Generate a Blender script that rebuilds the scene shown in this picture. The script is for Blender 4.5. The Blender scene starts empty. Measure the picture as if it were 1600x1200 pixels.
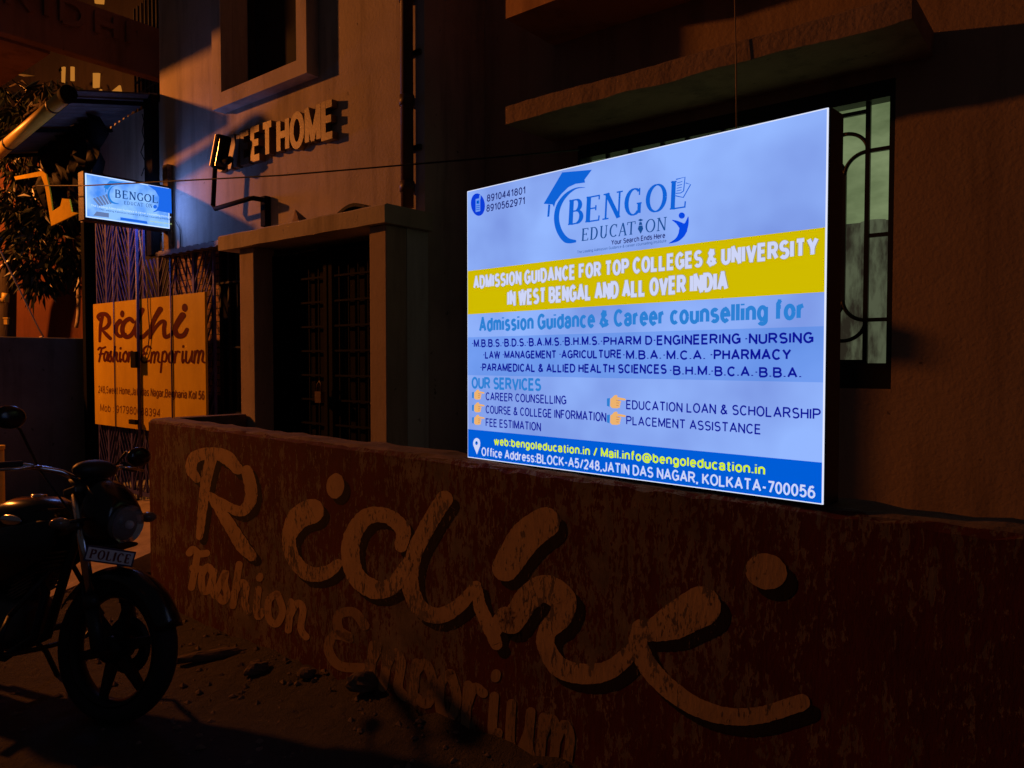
import bpy, bmesh, math, random
from mathutils import Vector, Matrix, noise
random.seed(7)
R = math.radians
S = bpy.context.scene
COL = S.collection

# ---------------------------------------------------------------- camera, sky, light, exposure
FPX, PITCH, CAMZ = 1160.0, -math.atan(37/1160), 1.5
cam = bpy.data.objects.new('camera', bpy.data.cameras.new('camera'))
COL.objects.link(cam)
cam.location = (0, 0, CAMZ)
cam.rotation_euler = (R(90)+PITCH, 0, 0)
cam.data.sensor_width = 36
cam.data.lens = FPX/1600*36
cam.data.clip_end = 500
cam.data.clip_start = 0.05
S.camera = cam
w = bpy.data.worlds.new('World'); S.world = w; w.use_nodes = True
nt = w.node_tree
bg = nt.nodes['Background']
bg.inputs[0].default_value = (.95, .85, 1.0, 1)     # dull glow of a town sky at night
bg.inputs[1].default_value = 0.014
S.view_settings.view_transform = 'Standard'
S.view_settings.look = 'None'
S.view_settings.exposure = 0
S.view_settings.gamma = 1
LAMP = Vector((-7.63, 6.40, 4.40))
LAMP_POWER = 1010
SIGN_W = 3.6
LAMP_COL = (1.0, 0.27, 0.04)

# ---------------------------------------------------------------- pixel -> point on a plane of the place
def ray(u, v):
    x = (u-800)/FPX; z = -(v-600)/FPX
    return Vector((x, math.cos(PITCH)-math.sin(PITCH)*z, math.sin(PITCH)+math.cos(PITCH)*z))
CAM = Vector((0, 0, CAMZ))
def hit(u, v, p0, n):
    d = ray(u, v)
    return CAM + d*((Vector(p0)-CAM).dot(n)/d.dot(n))
def depth(u, v, y):
    d = ray(u, v); return CAM + d*(y/d.y)
# street frontage frame: e runs along the fronts (towards the right), p runs into the houses
EV = Vector((0.7788, -0.6273, 0)); PV = Vector((0.6273, 0.7788, 0))
def W(a, b, z): return EV*a + PV*b + Vector((0, 0, z))
def on_b(u, v, b): return hit(u, v, PV*b, PV)
def on_a(u, v, a): return hit(u, v, EV*a, EV)

# ---------------------------------------------------------------- mesh builder (collects world-space shapes)
class MB:
    def __init__(s): s.v = []; s.f = []; s.sm = []
    def add(s, vs, fs, smooth=False):
        o = len(s.v); s.v += [Vector(x) for x in vs]
        for f in fs: s.f.append([i+o for i in f]); s.sm.append(smooth)
        return s
    def hexa(s, P):
        return s.add(P, [(0,3,2,1),(4,5,6,7),(0,1,5,4),(1,2,6,5),(2,3,7,6),(3,0,4,7)])
    def fb(s, a0, a1, b0, b1, z0, z1):
        return s.hexa([W(a0,b0,z0),W(a1,b0,z0),W(a1,b1,z0),W(a0,b1,z0),W(a0,b0,z1),W(a1,b0,z1),W(a1,b1,z1),W(a0,b1,z1)])
    def box(s, c, d, M=None):
        x,y,z = d[0]/2,d[1]/2,d[2]/2
        P = [Vector(q) for q in ((-x,-y,-z),(x,-y,-z),(x,y,-z),(-x,y,-z),(-x,-y,z),(x,-y,z),(x,y,z),(-x,y,z))]
        if M is not None: P = [M @ q for q in P]
        return s.hexa([q+Vector(c) for q in P])
    def bar(s, p, q, wd, up=(0,0,1), hd=None):
        p=Vector(p); q=Vector(q); d=(q-p).normalized(); up=Vector(up)
        x=d.cross(up)
        if x.length<1e-4: x=d.cross(Vector((1,0,0)))
        x.normalize(); y=x.cross(d); hd=hd or wd
        x=x*wd/2; y=y*hd/2
        return s.hexa([p-x-y,p+x-y,p+x+y,p-x+y,q-x-y,q+x-y,q+x+y,q-x+y])
    def tube(s, pts, r, n=10, caps=True, smooth=True):
        pts=[Vector(p) for p in pts]; m=len(pts)
        rr = r if isinstance(r,(list,tuple)) else [r]*m
        vs=[]; prev=None
        for i,p in enumerate(pts):
            t=(pts[min(i+1,m-1)]-pts[max(i-1,0)]).normalized()
            if prev is None:
                prev=t.orthogonal().normalized()
            x=prev-t*prev.dot(t)
            x = x.normalized() if x.length>1e-6 else t.orthogonal().normalized()
            prev=x; y=t.cross(x)
            for k in range(n):
                a=2*math.pi*k/n; vs.append(p+(x*math.cos(a)+y*math.sin(a))*rr[i])
        fs=[]
        for i in range(m-1):
            for k in range(n):
                fs.append((i*n+k,i*n+(k+1)%n,(i+1)*n+(k+1)%n,(i+1)*n+k))
        s.add(vs,fs,smooth)
        if caps:
            s.add(vs[:n],[tuple(range(n-1,-1,-1))]); s.add(vs[-n:],[tuple(range(n))])
        return s
    def lathe(s, prof, c, axis, n=32, smooth=True, closed=False):
        axis=Vector(axis).normalized(); x=axis.orthogonal().normalized(); y=axis.cross(x); c=Vector(c)
        vs=[];m=len(prof)
        for (r,h) in prof:
            for k in range(n):
                a=2*math.pi*k/n; vs.append(c+axis*h+(x*math.cos(a)+y*math.sin(a))*r)
        fs=[]
        for i in range(m if closed else m-1):
            j=(i+1)%m
            for k in range(n): fs.append((i*n+k,i*n+(k+1)%n,j*n+(k+1)%n,j*n+k))
        return s.add(vs,fs,smooth)
    def ell(s, c, rad, M=None, n=16, m=10):
        vs=[];fs=[]
        for i in range(m+1):
            t=math.pi*i/m
            for k in range(n):
                a=2*math.pi*k/n
                q=Vector((rad[0]*math.sin(t)*math.cos(a),rad[1]*math.sin(t)*math.sin(a),rad[2]*math.cos(t)))
                vs.append((M@q if M is not None else q)+Vector(c))
        for i in range(m):
            for k in range(n): fs.append((i*n+k,(i+1)*n+k,(i+1)*n+(k+1)%n,i*n+(k+1)%n))
        return s.add(vs,fs,True)
    def loft(s, secs, n=20, ex=2.4):
        """sections (x, y, z, half width y, half height z) along local x"""
        vs=[];fs=[]
        for (x,y,z,hw,hh) in secs:
            for k in range(n):
                a=2*math.pi*k/n; c_,s_=math.cos(a),math.sin(a)
                vs.append(Vector((x,y+hw*math.copysign(abs(c_)**(2/ex),c_),z+hh*math.copysign(abs(s_)**(2/ex),s_))))
        m=len(secs)
        for i in range(m-1):
            for k in range(n): fs.append((i*n+k,i*n+(k+1)%n,(i+1)*n+(k+1)%n,(i+1)*n+k))
        s.add(vs,fs,True)
        s.add(vs[:n],[tuple(range(n-1,-1,-1))]); return s.add(vs[-n:],[tuple(range(n))])
    def xf(s, M):
        s.v=[M@v for v in s.v]; return s
    def build(s, name, mat, parent=None, local=False, bevel=0, origin=None):
        me=bpy.data.meshes.new(name)
        o=bpy.data.objects.new(name, me); COL.objects.link(o)
        vs=s.v
        if parent is not None:
            o.parent=parent
            if not local:
                r=root_matrix(parent).inverted(); vs=[r@v for v in vs]
        elif origin is None:
            lo=Vector((min(v[i] for v in vs) for i in range(3))); hi=Vector((max(v[i] for v in vs) for i in range(3)))
            c=Vector(((lo.x+hi.x)/2,(lo.y+hi.y)/2,lo.z)); o.location=c; vs=[v-c for v in vs]
        me.from_pydata([tuple(v) for v in vs],[],s.f)
        me.polygons.foreach_set('use_smooth', s.sm)
        bm=bmesh.new(); bm.from_mesh(me); bmesh.ops.remove_doubles(bm,verts=bm.verts,dist=1e-6) if any(s.sm) else None
        bmesh.ops.recalc_face_normals(bm,faces=bm.faces) if not getattr(s,'keepn',False) else None
        bm.to_mesh(me); bm.free()
        me.materials.append(mat)
        if bevel:
            b=o.modifiers.new('bevel','BEVEL'); b.width=bevel; b.segments=2; b.limit_method='ANGLE'
        return o
def root_matrix(o):
    M=Matrix.LocRotScale(o.location,o.rotation_euler,None)
    return root_matrix(o.parent)@M if o.parent else M
def tag(o, label, cat, group=None):
    o['label']=label; o['category']=cat
    if group: o['group']=group
    return o
def thing(name, label, cat, loc=(0,0,0), rot=(0,0,0), group=None):
    o=bpy.data.objects.new(name,None); COL.objects.link(o); o.empty_display_size=.2
    o.location=loc; o.rotation_euler=rot
    return tag(o,label,cat,group)
FR=math.atan2(EV.y,EV.x)
def lab(o,t): o['label']=t; return o
def kind(o,k): o['kind']=k; return o

# ---------------------------------------------------------------- materials
def L(c): # sRGB 0-255 -> linear
    return tuple(((x/255/12.92) if x/255<=.04045 else ((x/255+.055)/1.055)**2.4) for x in c)
def nodes(name):
    m=bpy.data.materials.new(name); m.use_nodes=True; t=m.node_tree
    return m,t,t.nodes['Principled BSDF']
def tex(t, sc, detail=6, rough=.6, stretch=(1,1,1), coord='Object'):
    tc=t.nodes.new('ShaderNodeTexCoord'); mp=t.nodes.new('ShaderNodeMapping'); n=t.nodes.new('ShaderNodeTexNoise')
    t.links.new(tc.outputs[coord],mp.inputs[0]); mp.inputs['Scale'].default_value=stretch
    t.links.new(mp.outputs[0],n.inputs['Vector']); n.inputs['Scale'].default_value=sc
    n.inputs['Detail'].default_value=detail; n.inputs['Roughness'].default_value=rough
    return n
def ramp(t, src, p0, p1, c0=(0,0,0,1), c1=(1,1,1,1)):
    r=t.nodes.new('ShaderNodeValToRGB'); r.color_ramp.elements[0].position=p0; r.color_ramp.elements[1].position=p1
    r.color_ramp.elements[0].color=c0; r.color_ramp.elements[1].color=c1
    t.links.new(src,r.inputs[0]); return r
def mixc(t, fac, a, b):
    m=t.nodes.new('ShaderNodeMix'); m.data_type='RGBA'
    if isinstance(fac,(int,float)): m.inputs[0].default_value=fac
    else: t.links.new(fac,m.inputs[0])
    for i,x in ((6,a),(7,b)):
        if isinstance(x,tuple): m.inputs[i].default_value=(*x[:3],1)
        else: t.links.new(x,m.inputs[i])
    return m.outputs[2]
def bump(t, p, src, st, dist=.01):
    b=t.nodes.new('ShaderNodeBump'); b.inputs['Strength'].default_value=st; b.inputs['Distance'].default_value=dist
    t.links.new(src,b.inputs['Height']); t.links.new(b.outputs[0],p.inputs['Normal'])
def mat(name, col, rough=.8, var=.3, sc=5, bst=.3, bsc=60, metal=0, stretch=(1,1,1), col2=None, spec=.5):
    m,t,p=nodes(name)
    n=tex(t,sc,8,.65,stretch)
    d=col2 or tuple(c*(1-var) for c in col)
    t.links.new(mixc(t,ramp(t,n.outputs[0],.35,.68).outputs[0],d,col),p.inputs['Base Color'])
    p.inputs['Roughness'].default_value=rough; p.inputs['Metallic'].default_value=metal
    p.inputs['Specular IOR Level'].default_value=spec
    if bst: bump(t,p,tex(t,bsc,6,.6,stretch).outputs[0],bst,.008)
    return m
def plain(name, col, rough=.4, metal=0, spec=.5):
    return mat(name,col,rough,.2,9,.05,120,metal,spec=spec)
def emit(name, col, st=1.0):
    m=bpy.data.materials.new(name); m.use_nodes=True; t=m.node_tree; t.nodes.clear()
    e=t.nodes.new('ShaderNodeEmission'); o=t.nodes.new('ShaderNodeOutputMaterial')
    e.inputs[0].default_value=(*col,1); e.inputs[1].default_value=st; t.links.new(e.outputs[0],o.inputs[0]); return m

M={}
def plaster(name, col, stain, crack=True, st=.35):
    m,t,p=nodes(name)
    big=tex(t,1.3,8,.65); streak=tex(t,2.2,6,.6,(3,3,.35)); fine=tex(t,45,5,.6)
    c=mixc(t,ramp(t,big.outputs[0],.38,.7).outputs[0],col,stain)
    c=mixc(t,ramp(t,streak.outputs[0],.5,.78).outputs[0],c,tuple(x*.62 for x in stain))
    spots=ramp(t,tex(t,17,3,.5).outputs[0],.7,.76)
    c=mixc(t,spots.outputs[0],c,tuple(x*.45 for x in stain))
    t.links.new(c,p.inputs['Base Color']); p.inputs['Roughness'].default_value=.88
    p.inputs['Specular IOR Level'].default_value=.25
    add=t.nodes.new('ShaderNodeMath'); add.operation='MULTIPLY_ADD'
    t.links.new(big.outputs[0],add.inputs[0]); add.inputs[1].default_value=3.0; t.links.new(fine.outputs[0],add.inputs[2])
    bump(t,p,add.outputs[0],st,.006)
    return m
M['cream']=plaster('cream_plaster',(.54,.47,.40),(.37,.32,.27),st=.5)
M['concrete']=plaster('porch_concrete',(.56,.50,.38),(.40,.35,.26))
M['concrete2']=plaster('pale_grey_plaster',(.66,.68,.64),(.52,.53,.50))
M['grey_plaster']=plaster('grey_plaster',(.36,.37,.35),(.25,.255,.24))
M['rust']=plaster('rust_paint',(.42,.30,.22),(.34,.235,.17),st=.6)
M['chajja']=plaster('sunshade_paint',(.40,.28,.20),(.25,.18,.13),st=.9)
M['slab']=plaster('balcony_paint',(.62,.36,.16),(.5,.27,.11))
M['red']=plaster('red_wall_paint',(.18,.065,.035),(.13,.046,.025))
M['ridhi']=plaster('brown_plaster',(.30,.15,.11),(.2,.1,.075))
M['shade_dark']=plaster('shade_dark_plaster',(.018,.012,.010),(.010,.007,.006))  # near-black colour stands in for shade on the old house
M['pilaster']=plaster('pilaster_plaster',(.50,.40,.30),(.38,.29,.2))

def peeling(name, layers_top, chip):
    """painted plaster; paint flaked off in vertical scratches down to grey-brown render"""
    m,t,p=nodes(name)
    a=tex(t,13,10,.74,(1.8,1.8,.6)); b=tex(t,95,4,.6,(1,1,.4)); c_=tex(t,1.3,5,.6)
    s=t.nodes.new('ShaderNodeMath'); s.operation='MULTIPLY_ADD'
    t.links.new(b.outputs[0],s.inputs[0]); s.inputs[1].default_value=.55; t.links.new(a.outputs[0],s.inputs[2])
    s2=t.nodes.new('ShaderNodeMath'); s2.operation='MULTIPLY_ADD'
    t.links.new(c_.outputs[0],s2.inputs[0]); s2.inputs[1].default_value=.62; t.links.new(s.outputs[0],s2.inputs[2])
    s3=t.nodes.new('ShaderNodeMath'); s3.operation='MULTIPLY'; s3.inputs[1].default_value=.5; t.links.new(s2.outputs[0],s3.inputs[0])
    chips=ramp(t,s3.outputs[0],chip/2,chip/2+.02)
    under=mixc(t,ramp(t,tex(t,6,6,.7).outputs[0],.35,.65).outputs[0],(.10,.075,.05),(.22,.17,.125))
    top=mixc(t,ramp(t,tex(t,3.2,7,.7).outputs[0],.35,.7).outputs[0],layers_top[0],layers_top[1])
    t.links.new(mixc(t,chips.outputs[0],top,under),p.inputs['Base Color'])
    p.inputs['Roughness'].default_value=.85; p.inputs['Specular IOR Level'].default_value=.2
    inv=t.nodes.new('ShaderNodeMath'); inv.operation='MULTIPLY_ADD'; inv.inputs[1].default_value=-.5
    t.links.new(chips.outputs[0],inv.inputs[0]); t.links.new(a.outputs[0],inv.inputs[2])
    bump(t,p,inv.outputs[0],.55,.006)
    return m
M['maroon']=peeling('peeling_maroon_paint',((.11,.022,.016),(.065,.014,.011)),1.09)
M['letter']=peeling('worn_tan_paint',((.56,.37,.19),(.36,.235,.125)),1.14)
M['letter2']=peeling('thin_tan_paint',((.50,.33,.18),(.34,.22,.12)),1.2)
M['faded']=peeling('faded_tan_paint',((.36,.24,.13),(.25,.16,.085)),1.13)
M['shadowpaint']=peeling('worn_black_paint',((.012,.01,.012),(.02,.015,.016)),1.24)
M['coping']=mat('weathered_coping',(.22,.15,.11),.9,.5,8,.7,40)

M['asphalt']=None
def ground_mat():
    m,t,p=nodes('dusty_road')
    a=tex(t,.9,8,.65); b=tex(t,14,8,.7); g=tex(t,160,3,.6)
    c=mixc(t,ramp(t,a.outputs[0],.38,.62).outputs[0],(.022,.02,.02),(.07,.052,.038))
    c=mixc(t,ramp(t,b.outputs[0],.52,.75).outputs[0],c,(.085,.066,.05))
    c=mixc(t,ramp(t,g.outputs[0],.6,.68).outputs[0],c,(.03,.026,.024))
    t.links.new(c,p.inputs['Base Color']); p.inputs['Roughness'].default_value=.9
    s=t.nodes.new('ShaderNodeMath'); s.operation='MULTIPLY_ADD'; s.inputs[1].default_value=.35
    t.links.new(g.outputs[0],s.inputs[0]); t.links.new(b.outputs[0],s.inputs[2])
    bump(t,p,s.outputs[0],1.0,.06)
    return m
M['asphalt']=ground_mat()
M['ramp']=mat('ramp_concrete',(.42,.33,.25),.9,.4,7,.6,45)
M['iron']=mat('dark_iron',(.035,.034,.036),.5,.4,20,.2,90,metal=.6)
M['iron2']=mat('black_iron',(.007,.007,.009),.85,.4,20,.15,90,spec=.08)
M['doorgrille']=mat('black_grille',(.010,.0105,.012),.85,.4,20,.2,90,spec=.1)  # door bars in near-black iron
M['blueiron']=mat('violet_blue_paint',(.10,.09,.36),.45,.45,14,.25,80)
M['yellow']=mat('yellow_board_paint',(.82,.56,.02),.6,.22,3,.15,50,col2=(.64,.41,.015),spec=.2,stretch=(1,1,.5))
M['boardred']=mat('dark_red_sign_paint',(.12,.012,.006),.7,.3,18,.1,50,spec=.1)
M['boardfade']=mat('faded_brown_sign_paint',(.26,.09,.012),.7,.45,30,.1,50,spec=.1)
M['black']=mat('black_frame_paint',(.012,.012,.013),.45,.3,12,.12,80)
M['dark']=mat('dark_interior',(.006,.006,.007),.9,.3,3,0)
M['pvc']=mat('yellowed_pvc',(.88,.62,.10),.4,.25,6,.1,40)
M['whitepipe']=mat('grimy_white_pipe',(.6,.5,.38),.5,.35,12,.15,60)
M['pipe_brown']=mat('brown_downpipe',(.10,.055,.045),.5,.3,8,.15,60)
M['tin']=mat('weathered_tin',(.20,.20,.235),.5,.45,4,.25,50,metal=.35,stretch=(1,1,1))
M['tarp']=mat('black_tarpaulin',(.006,.006,.008),.7,.4,7,.5,20,spec=.15)
M['wirem']=plain('cable_rubber',(.01,.01,.01),.6)
M['copper']=plain('pale_wire',(.35,.25,.15),.5)
M['lettergold']=mat('raised_letter_paint',(.20,.135,.065),.5,.3,14,.2,70)
M['leaf']=None
def leafm():
    m,t,p=nodes('mango_leaf')
    oi=t.nodes.new('ShaderNodeNewGeometry'); n=tex(t,3,4,.6)
    c=mixc(t,oi.outputs['Random Per Island'],(.007,.012,.005),(.022,.028,.011))
    t.links.new(c,p.inputs['Base Color']); p.inputs['Roughness'].default_value=.35
    return m
M['leaf']=leafm()
M['bark']=mat('bark',(.07,.05,.035),.9,.5,9,.8,30,stretch=(3,3,.6))
M['stone']=mat('rubble',(.16,.11,.08),.95,.4,9,.8,30)
M['woven']=None
def woven():
    m,t,p=nodes('stacked_tile_wall')
    tc=t.nodes.new('ShaderNodeTexCoord'); mp=t.nodes.new('ShaderNodeMapping'); mp.inputs['Rotation'].default_value=(R(90),0,0)
    b=t.nodes.new('ShaderNodeTexBrick'); t.links.new(tc.outputs['Object'],mp.inputs[0]); t.links.new(mp.outputs[0],b.inputs['Vector'])
    b.inputs['Scale'].default_value=9; b.inputs['Color1'].default_value=(.40,.24,.15,1); b.inputs['Color2'].default_value=(.27,.15,.10,1)
    b.inputs['Mortar'].default_value=(.03,.02,.015,1); b.inputs['Mortar Size'].default_value=.045; b.inputs['Brick Width'].default_value=.75; b.inputs['Row Height'].default_value=.5
    t.links.new(b.outputs[0],p.inputs['Base Color']); p.inputs['Roughness'].default_value=.8
    bump(t,p,b.outputs['Fac'],-.8,.02)
    return m
M['woven']=woven()

# ---------------------------------------------------------------- flat lettering tools
def crom(pts, ws, k=6):
    n=len(pts)
    if n==2: return list(pts), list(ws)
    out=[];ow=[]
    for i in range(n-1):
        p0=pts[max(i-1,0)];p1=pts[i];p2=pts[i+1];p3=pts[min(i+2,n-1)]
        for j in range(k):
            t=j/k
            out.append(tuple(.5*((2*p1[d])+(-p0[d]+p2[d])*t+(2*p0[d]-5*p1[d]+4*p2[d]-p3[d])*t*t+(-p0[d]+3*p1[d]-3*p2[d]+p3[d])*t**3) for d in (0,1)))
            ow.append(ws[i]+(ws[i+1]-ws[i])*t)
    out.append(tuple(pts[-1])); ow.append(ws[-1])
    return out,ow
def ribbon(pts, ws, smooth=True, cap=True, k=6):
    """brush stroke -> flat 2D verts and faces"""
    if isinstance(ws,(int,float)): ws=[ws]*len(pts)
    if smooth: pts,ws=crom(pts,ws,k)
    vs=[];fs=[];n=len(pts)
    for i in range(n):
        a=pts[max(i-1,0)];b=pts[min(i+1,n-1)]
        dx,dy=b[0]-a[0],b[1]-a[1];l=math.hypot(dx,dy) or 1
        nx,ny=-dy/l,dx/l;h=ws[i]/2
        vs+=[(pts[i][0]+nx*h,pts[i][1]+ny*h),(pts[i][0]-nx*h,pts[i][1]-ny*h)]
    for i in range(n-1): fs.append((2*i,2*i+1,2*i+3,2*i+2))
    if cap:
        for end in (0,n-1):
            j=1 if end==0 else n-2
            dx,dy=pts[end][0]-pts[j][0],pts[end][1]-pts[j][1];a0=math.atan2(dy,dx);h=ws[end]/2
            o=len(vs);vs.append(pts[end])
            for q in range(9):
                a=a0-math.pi/2+math.pi*q/8;vs.append((pts[end][0]+h*math.cos(a),pts[end][1]+h*math.sin(a)))
            for q in range(8): fs.append((o,o+1+q,o+2+q))
    return vs,fs
def disc(c, rx, ry=None, n=28, rot=0):
    ry=ry or rx
    vs=[]
    for k in range(n):
        a=2*math.pi*k/n;x,y=rx*math.cos(a),ry*math.sin(a)
        vs.append((c[0]+x*math.cos(rot)-y*math.sin(rot),c[1]+x*math.sin(rot)+y*math.cos(rot)))
    return vs,[tuple(range(n))]
def poly(*p): return list(p),[tuple(range(len(p)))]
def text2d(body, bold=0.0, res=3):
    c=bpy.data.curves.new('t','FONT'); c.body=body; c.size=1; c.offset=bold; c.resolution_u=res; c.fill_mode='FRONT'
    o=bpy.data.objects.new('t',c); COL.objects.link(o)
    me=bpy.data.meshes.new_from_object(o)
    vs=[(v.co.x,v.co.y) for v in me.vertices]; fs=[tuple(p.vertices) for p in me.polygons]
    bpy.data.objects.remove(o); bpy.data.curves.remove(c); bpy.data.meshes.remove(me)
    return vs,fs
_h=text2d('H'); CAP=max(v[1] for v in _h[0])
def fit(body, x0, x1, y0, cap, bold=0.0, shear=0.0):
    vs,fs=text2d(body,bold)
    lo=min(v[0] for v in vs);hi=max(v[0] for v in vs);sx=(x1-x0)/(hi-lo);sy=cap/CAP
    return [(x0+(v[0]-lo)*sx+shear*v[1]*sy,y0+v[1]*sy) for v in vs],fs
def rough_edge(vf,amp,k=.16):
    vs,fs=vf
    return [(x+amp*(noise.noise(Vector((x*k,y*k,0)))+.6*noise.noise(Vector((x*k*3,y*k*3,5)))),y+amp*(noise.noise(Vector((x*k,y*k,9)))+.6*noise.noise(Vector((x*k*3,y*k*3,3))))) for x,y in vs],fs
class Sheet:
    """flat marks on a plane given by a 2D->3D function; each stroke lies a hair above the last"""
    def __init__(s, fn, nrm, lift=.001, step=.00012): s.fn=fn;s.n=Vector(nrm);s.l=lift;s.st=step;s.mb=MB();s.mb.keepn=True
    def add(s, vf):
        vs,fs=vf; P=[s.fn(*v)+s.n*s.l for v in vs]
        out=[]
        for f in fs:
            a,b,c=P[f[0]],P[f[1]],P[f[2]]
            out.append(f if (b-a).cross(c-a).dot(s.n)>=0 else tuple(reversed(f)))
        s.mb.add(P,out); s.l+=s.st; return s
    def build(s,name,m,parent): return s.mb.build(name,m,parent)
def extrude2d(vf, fn, nrm, d):
    """flat outline faces pushed out into raised letters of depth d"""
    vs,fs=vf; nrm=Vector(nrm)
    mb=MB(); bm=bmesh.new()
    bv=[bm.verts.new(fn(*v)) for v in vs]
    for f in fs:
        try: bm.faces.new([bv[i] for i in f])
        except ValueError: pass
    bmesh.ops.remove_doubles(bm,verts=bm.verts,dist=1e-5)
    bmesh.ops.dissolve_limit(bm,angle_limit=.01,verts=bm.verts,edges=bm.edges)
    g=bmesh.ops.extrude_face_region(bm,geom=bm.faces[:])
    bmesh.ops.translate(bm,vec=nrm*d,verts=[x for x in g['geom'] if isinstance(x,bmesh.types.BMVert)])
    bm.verts.index_update()
    mb.add([v.co.copy() for v in bm.verts],[tuple(v.index for v in f.verts) for f in bm.faces]); bm.free()
    return mb

# plain grotesque lettering drawn as strokes: cap height 1, x height .73
def _e(cx,cy,rx,ry,a0,a1,n=12): return [(cx+rx*math.cos(R(a0+(a1-a0)*i/n)),cy+ry*math.sin(R(a0+(a1-a0)*i/n))) for i in range(n+1)]
def _sans():
    G={}
    def g(c,w,*st): G[c]=(w,st)
    g('A',.68,[(0,0),(.34,1),(.68,0)],[(.13,.32),(.55,.32)])
    g('B',.6,[(0,0),(0,1),(.33,1)]+_e(.33,.77,.22,.23,90,-90)+[(0,.54)],[(.33,.54)]+_e(.33,.27,.27,.27,90,-90)+[(0,0)])
    g('C',.62,_e(.33,.5,.33,.5,42,318)); g('D',.62,[(0,0),(0,1),(.27,1)]+_e(.27,.5,.35,.5,90,-90)+[(0,0)])
    g('E',.52,[(.5,1),(0,1),(0,0),(.52,0)],[(0,.53),(.46,.53)]); g('F',.5,[(.5,1),(0,1),(0,0)],[(0,.52),(.43,.52)])
    g('G',.66,_e(.33,.5,.33,.5,42,320)+[(.64,.14),(.64,.47),(.36,.47)]); g('H',.58,[(0,0),(0,1)],[(.58,0),(.58,1)],[(0,.52),(.58,.52)])
    g('I',.02,[(0,0),(0,1)]); g('J',.44,[(.42,1),(.42,.27)]+_e(.21,.26,.21,.26,0,-175)); g('K',.6,[(0,0),(0,1)],[(.56,1),(0,.37)],[(.2,.58),(.6,0)])
    g('L',.5,[(0,1),(0,0),(.5,0)]); g('M',.72,[(0,0),(0,1),(.36,.1),(.72,1),(.72,0)]); g('N',.58,[(0,0),(0,1),(.58,0),(.58,1)])
    g('O',.68,_e(.34,.5,.34,.5,0,360,24)); g('P',.58,[(0,0),(0,1),(.33,1)]+_e(.33,.74,.25,.26,90,-90)+[(0,.48)])
    g('R',.62,[(0,0),(0,1),(.33,1)]+_e(.33,.745,.25,.255,90,-90)+[(0,.49)],[(.32,.49),(.62,0)])
    g('S',.56,_e(.28,.75,.26,.25,32,270)+_e(.28,.26,.28,.26,90,-148)[1:]); g('T',.6,[(0,1),(.6,1)],[(.3,1),(.3,0)])
    g('U',.58,[(0,1),(0,.3)]+_e(.29,.3,.29,.3,180,360)+[(.58,1)]); g('V',.66,[(0,1),(.33,0),(.66,1)]); g('W',.94,[(0,1),(.24,0),(.47,1),(.7,0),(.94,1)])
    g('X',.62,[(0,0),(.62,1)],[(0,1),(.62,0)]); g('Y',.62,[(0,1),(.31,.45),(.62,1)],[(.31,.45),(.31,0)]); g('Z',.56,[(0,1),(.56,1),(0,0),(.56,0)])
    g('0',.48,_e(.24,.5,.24,.5,0,360,24)); g('1',.3,[(.02,.76),(.24,1),(.24,0)]); g('2',.48,_e(.24,.73,.23,.27,165,-38)+[(0,0),(.48,0)])
    g('3',.48,_e(.23,.76,.21,.24,150,-90)+_e(.23,.26,.25,.26,90,-150)); g('4',.52,[(.38,0),(.38,1),(0,.29),(.52,.29)])
    g('5',.5,[(.46,1),(.09,1),(.05,.52)]+_e(.24,.33,.25,.33,128,-150)); g('6',.5,_e(.25,.31,.25,.31,0,360,20),[(.43,.9),(.33,1),(.16,.95),(.04,.7),(0,.35)])
    g('7',.48,[(0,1),(.48,1),(.17,0)]); g('8',.5,_e(.25,.76,.2,.24,0,360,20),_e(.25,.27,.25,.27,0,360,20)); g('9',.5,_e(.25,.69,.25,.31,0,360,20),[(.07,.1),(.17,0),(.34,.05),(.46,.3),(.5,.65)])
    b=_e(.24,.365,.24,.365,0,360,20)
    g('a',.46,_e(.22,.2,.22,.2,0,360,18),[(.04,.6)]+_e(.22,.53,.21,.2,150,0)+[(.44,.06),(.48,0)]); g('b',.48,b,[(0,1),(0,0)]); g('c',.44,_e(.24,.365,.24,.365,45,315)); g('d',.48,b,[(.48,1),(.48,0)])
    g('e',.48,[(.01,.38),(.48,.38)]+_e(.24,.365,.24,.365,4,318)[1:]); g('f',.3,[(.32,1),(.2,1),(.12,.9),(.12,0)],[(0,.7),(.3,.7)])
    g('g',.48,b,[(.48,.73),(.48,-.05)]+_e(.24,-.06,.24,.2,0,-150)); g('h',.46,[(0,0),(0,1)],[(0,.48)]+_e(.23,.49,.23,.24,180,0)+[(.46,0)])
    g('i',.02,[(0,0),(0,.72)],[(0,.9),(0,1)]); g('j',.1,[(.08,.72),(.08,-.2)],[(.08,.9),(.08,1)]); g('k',.44,[(0,0),(0,1)],[(.42,.72),(0,.28)],[(.16,.44),(.44,0)]); g('l',.02,[(0,0),(0,1)])
    g('m',.74,[(0,0),(0,.72)],[(0,.5)]+_e(.185,.52,.185,.21,180,0)+[(.37,0)],[(.37,.5)]+_e(.555,.52,.185,.21,180,0)+[(.74,0)]); g('n',.46,[(0,0),(0,.72)],[(0,.48)]+_e(.23,.49,.23,.24,180,0)+[(.46,0)])
    g('o',.5,_e(.25,.365,.25,.365,0,360,20)); g('p',.48,b,[(0,.73),(0,-.26)]); g('r',.28,[(0,0),(0,.72)],[(0,.45),(.08,.65),(.28,.71)]); g('q',.48,b,[(.48,.73),(.48,-.26)])
    g('s',.42,_e(.21,.545,.19,.185,32,270)+_e(.21,.185,.21,.185,90,-148)[1:]); g('t',.28,[(.12,.95),(.12,.1),(.2,0),(.3,.01)],[(0,.71),(.28,.71)])
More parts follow.
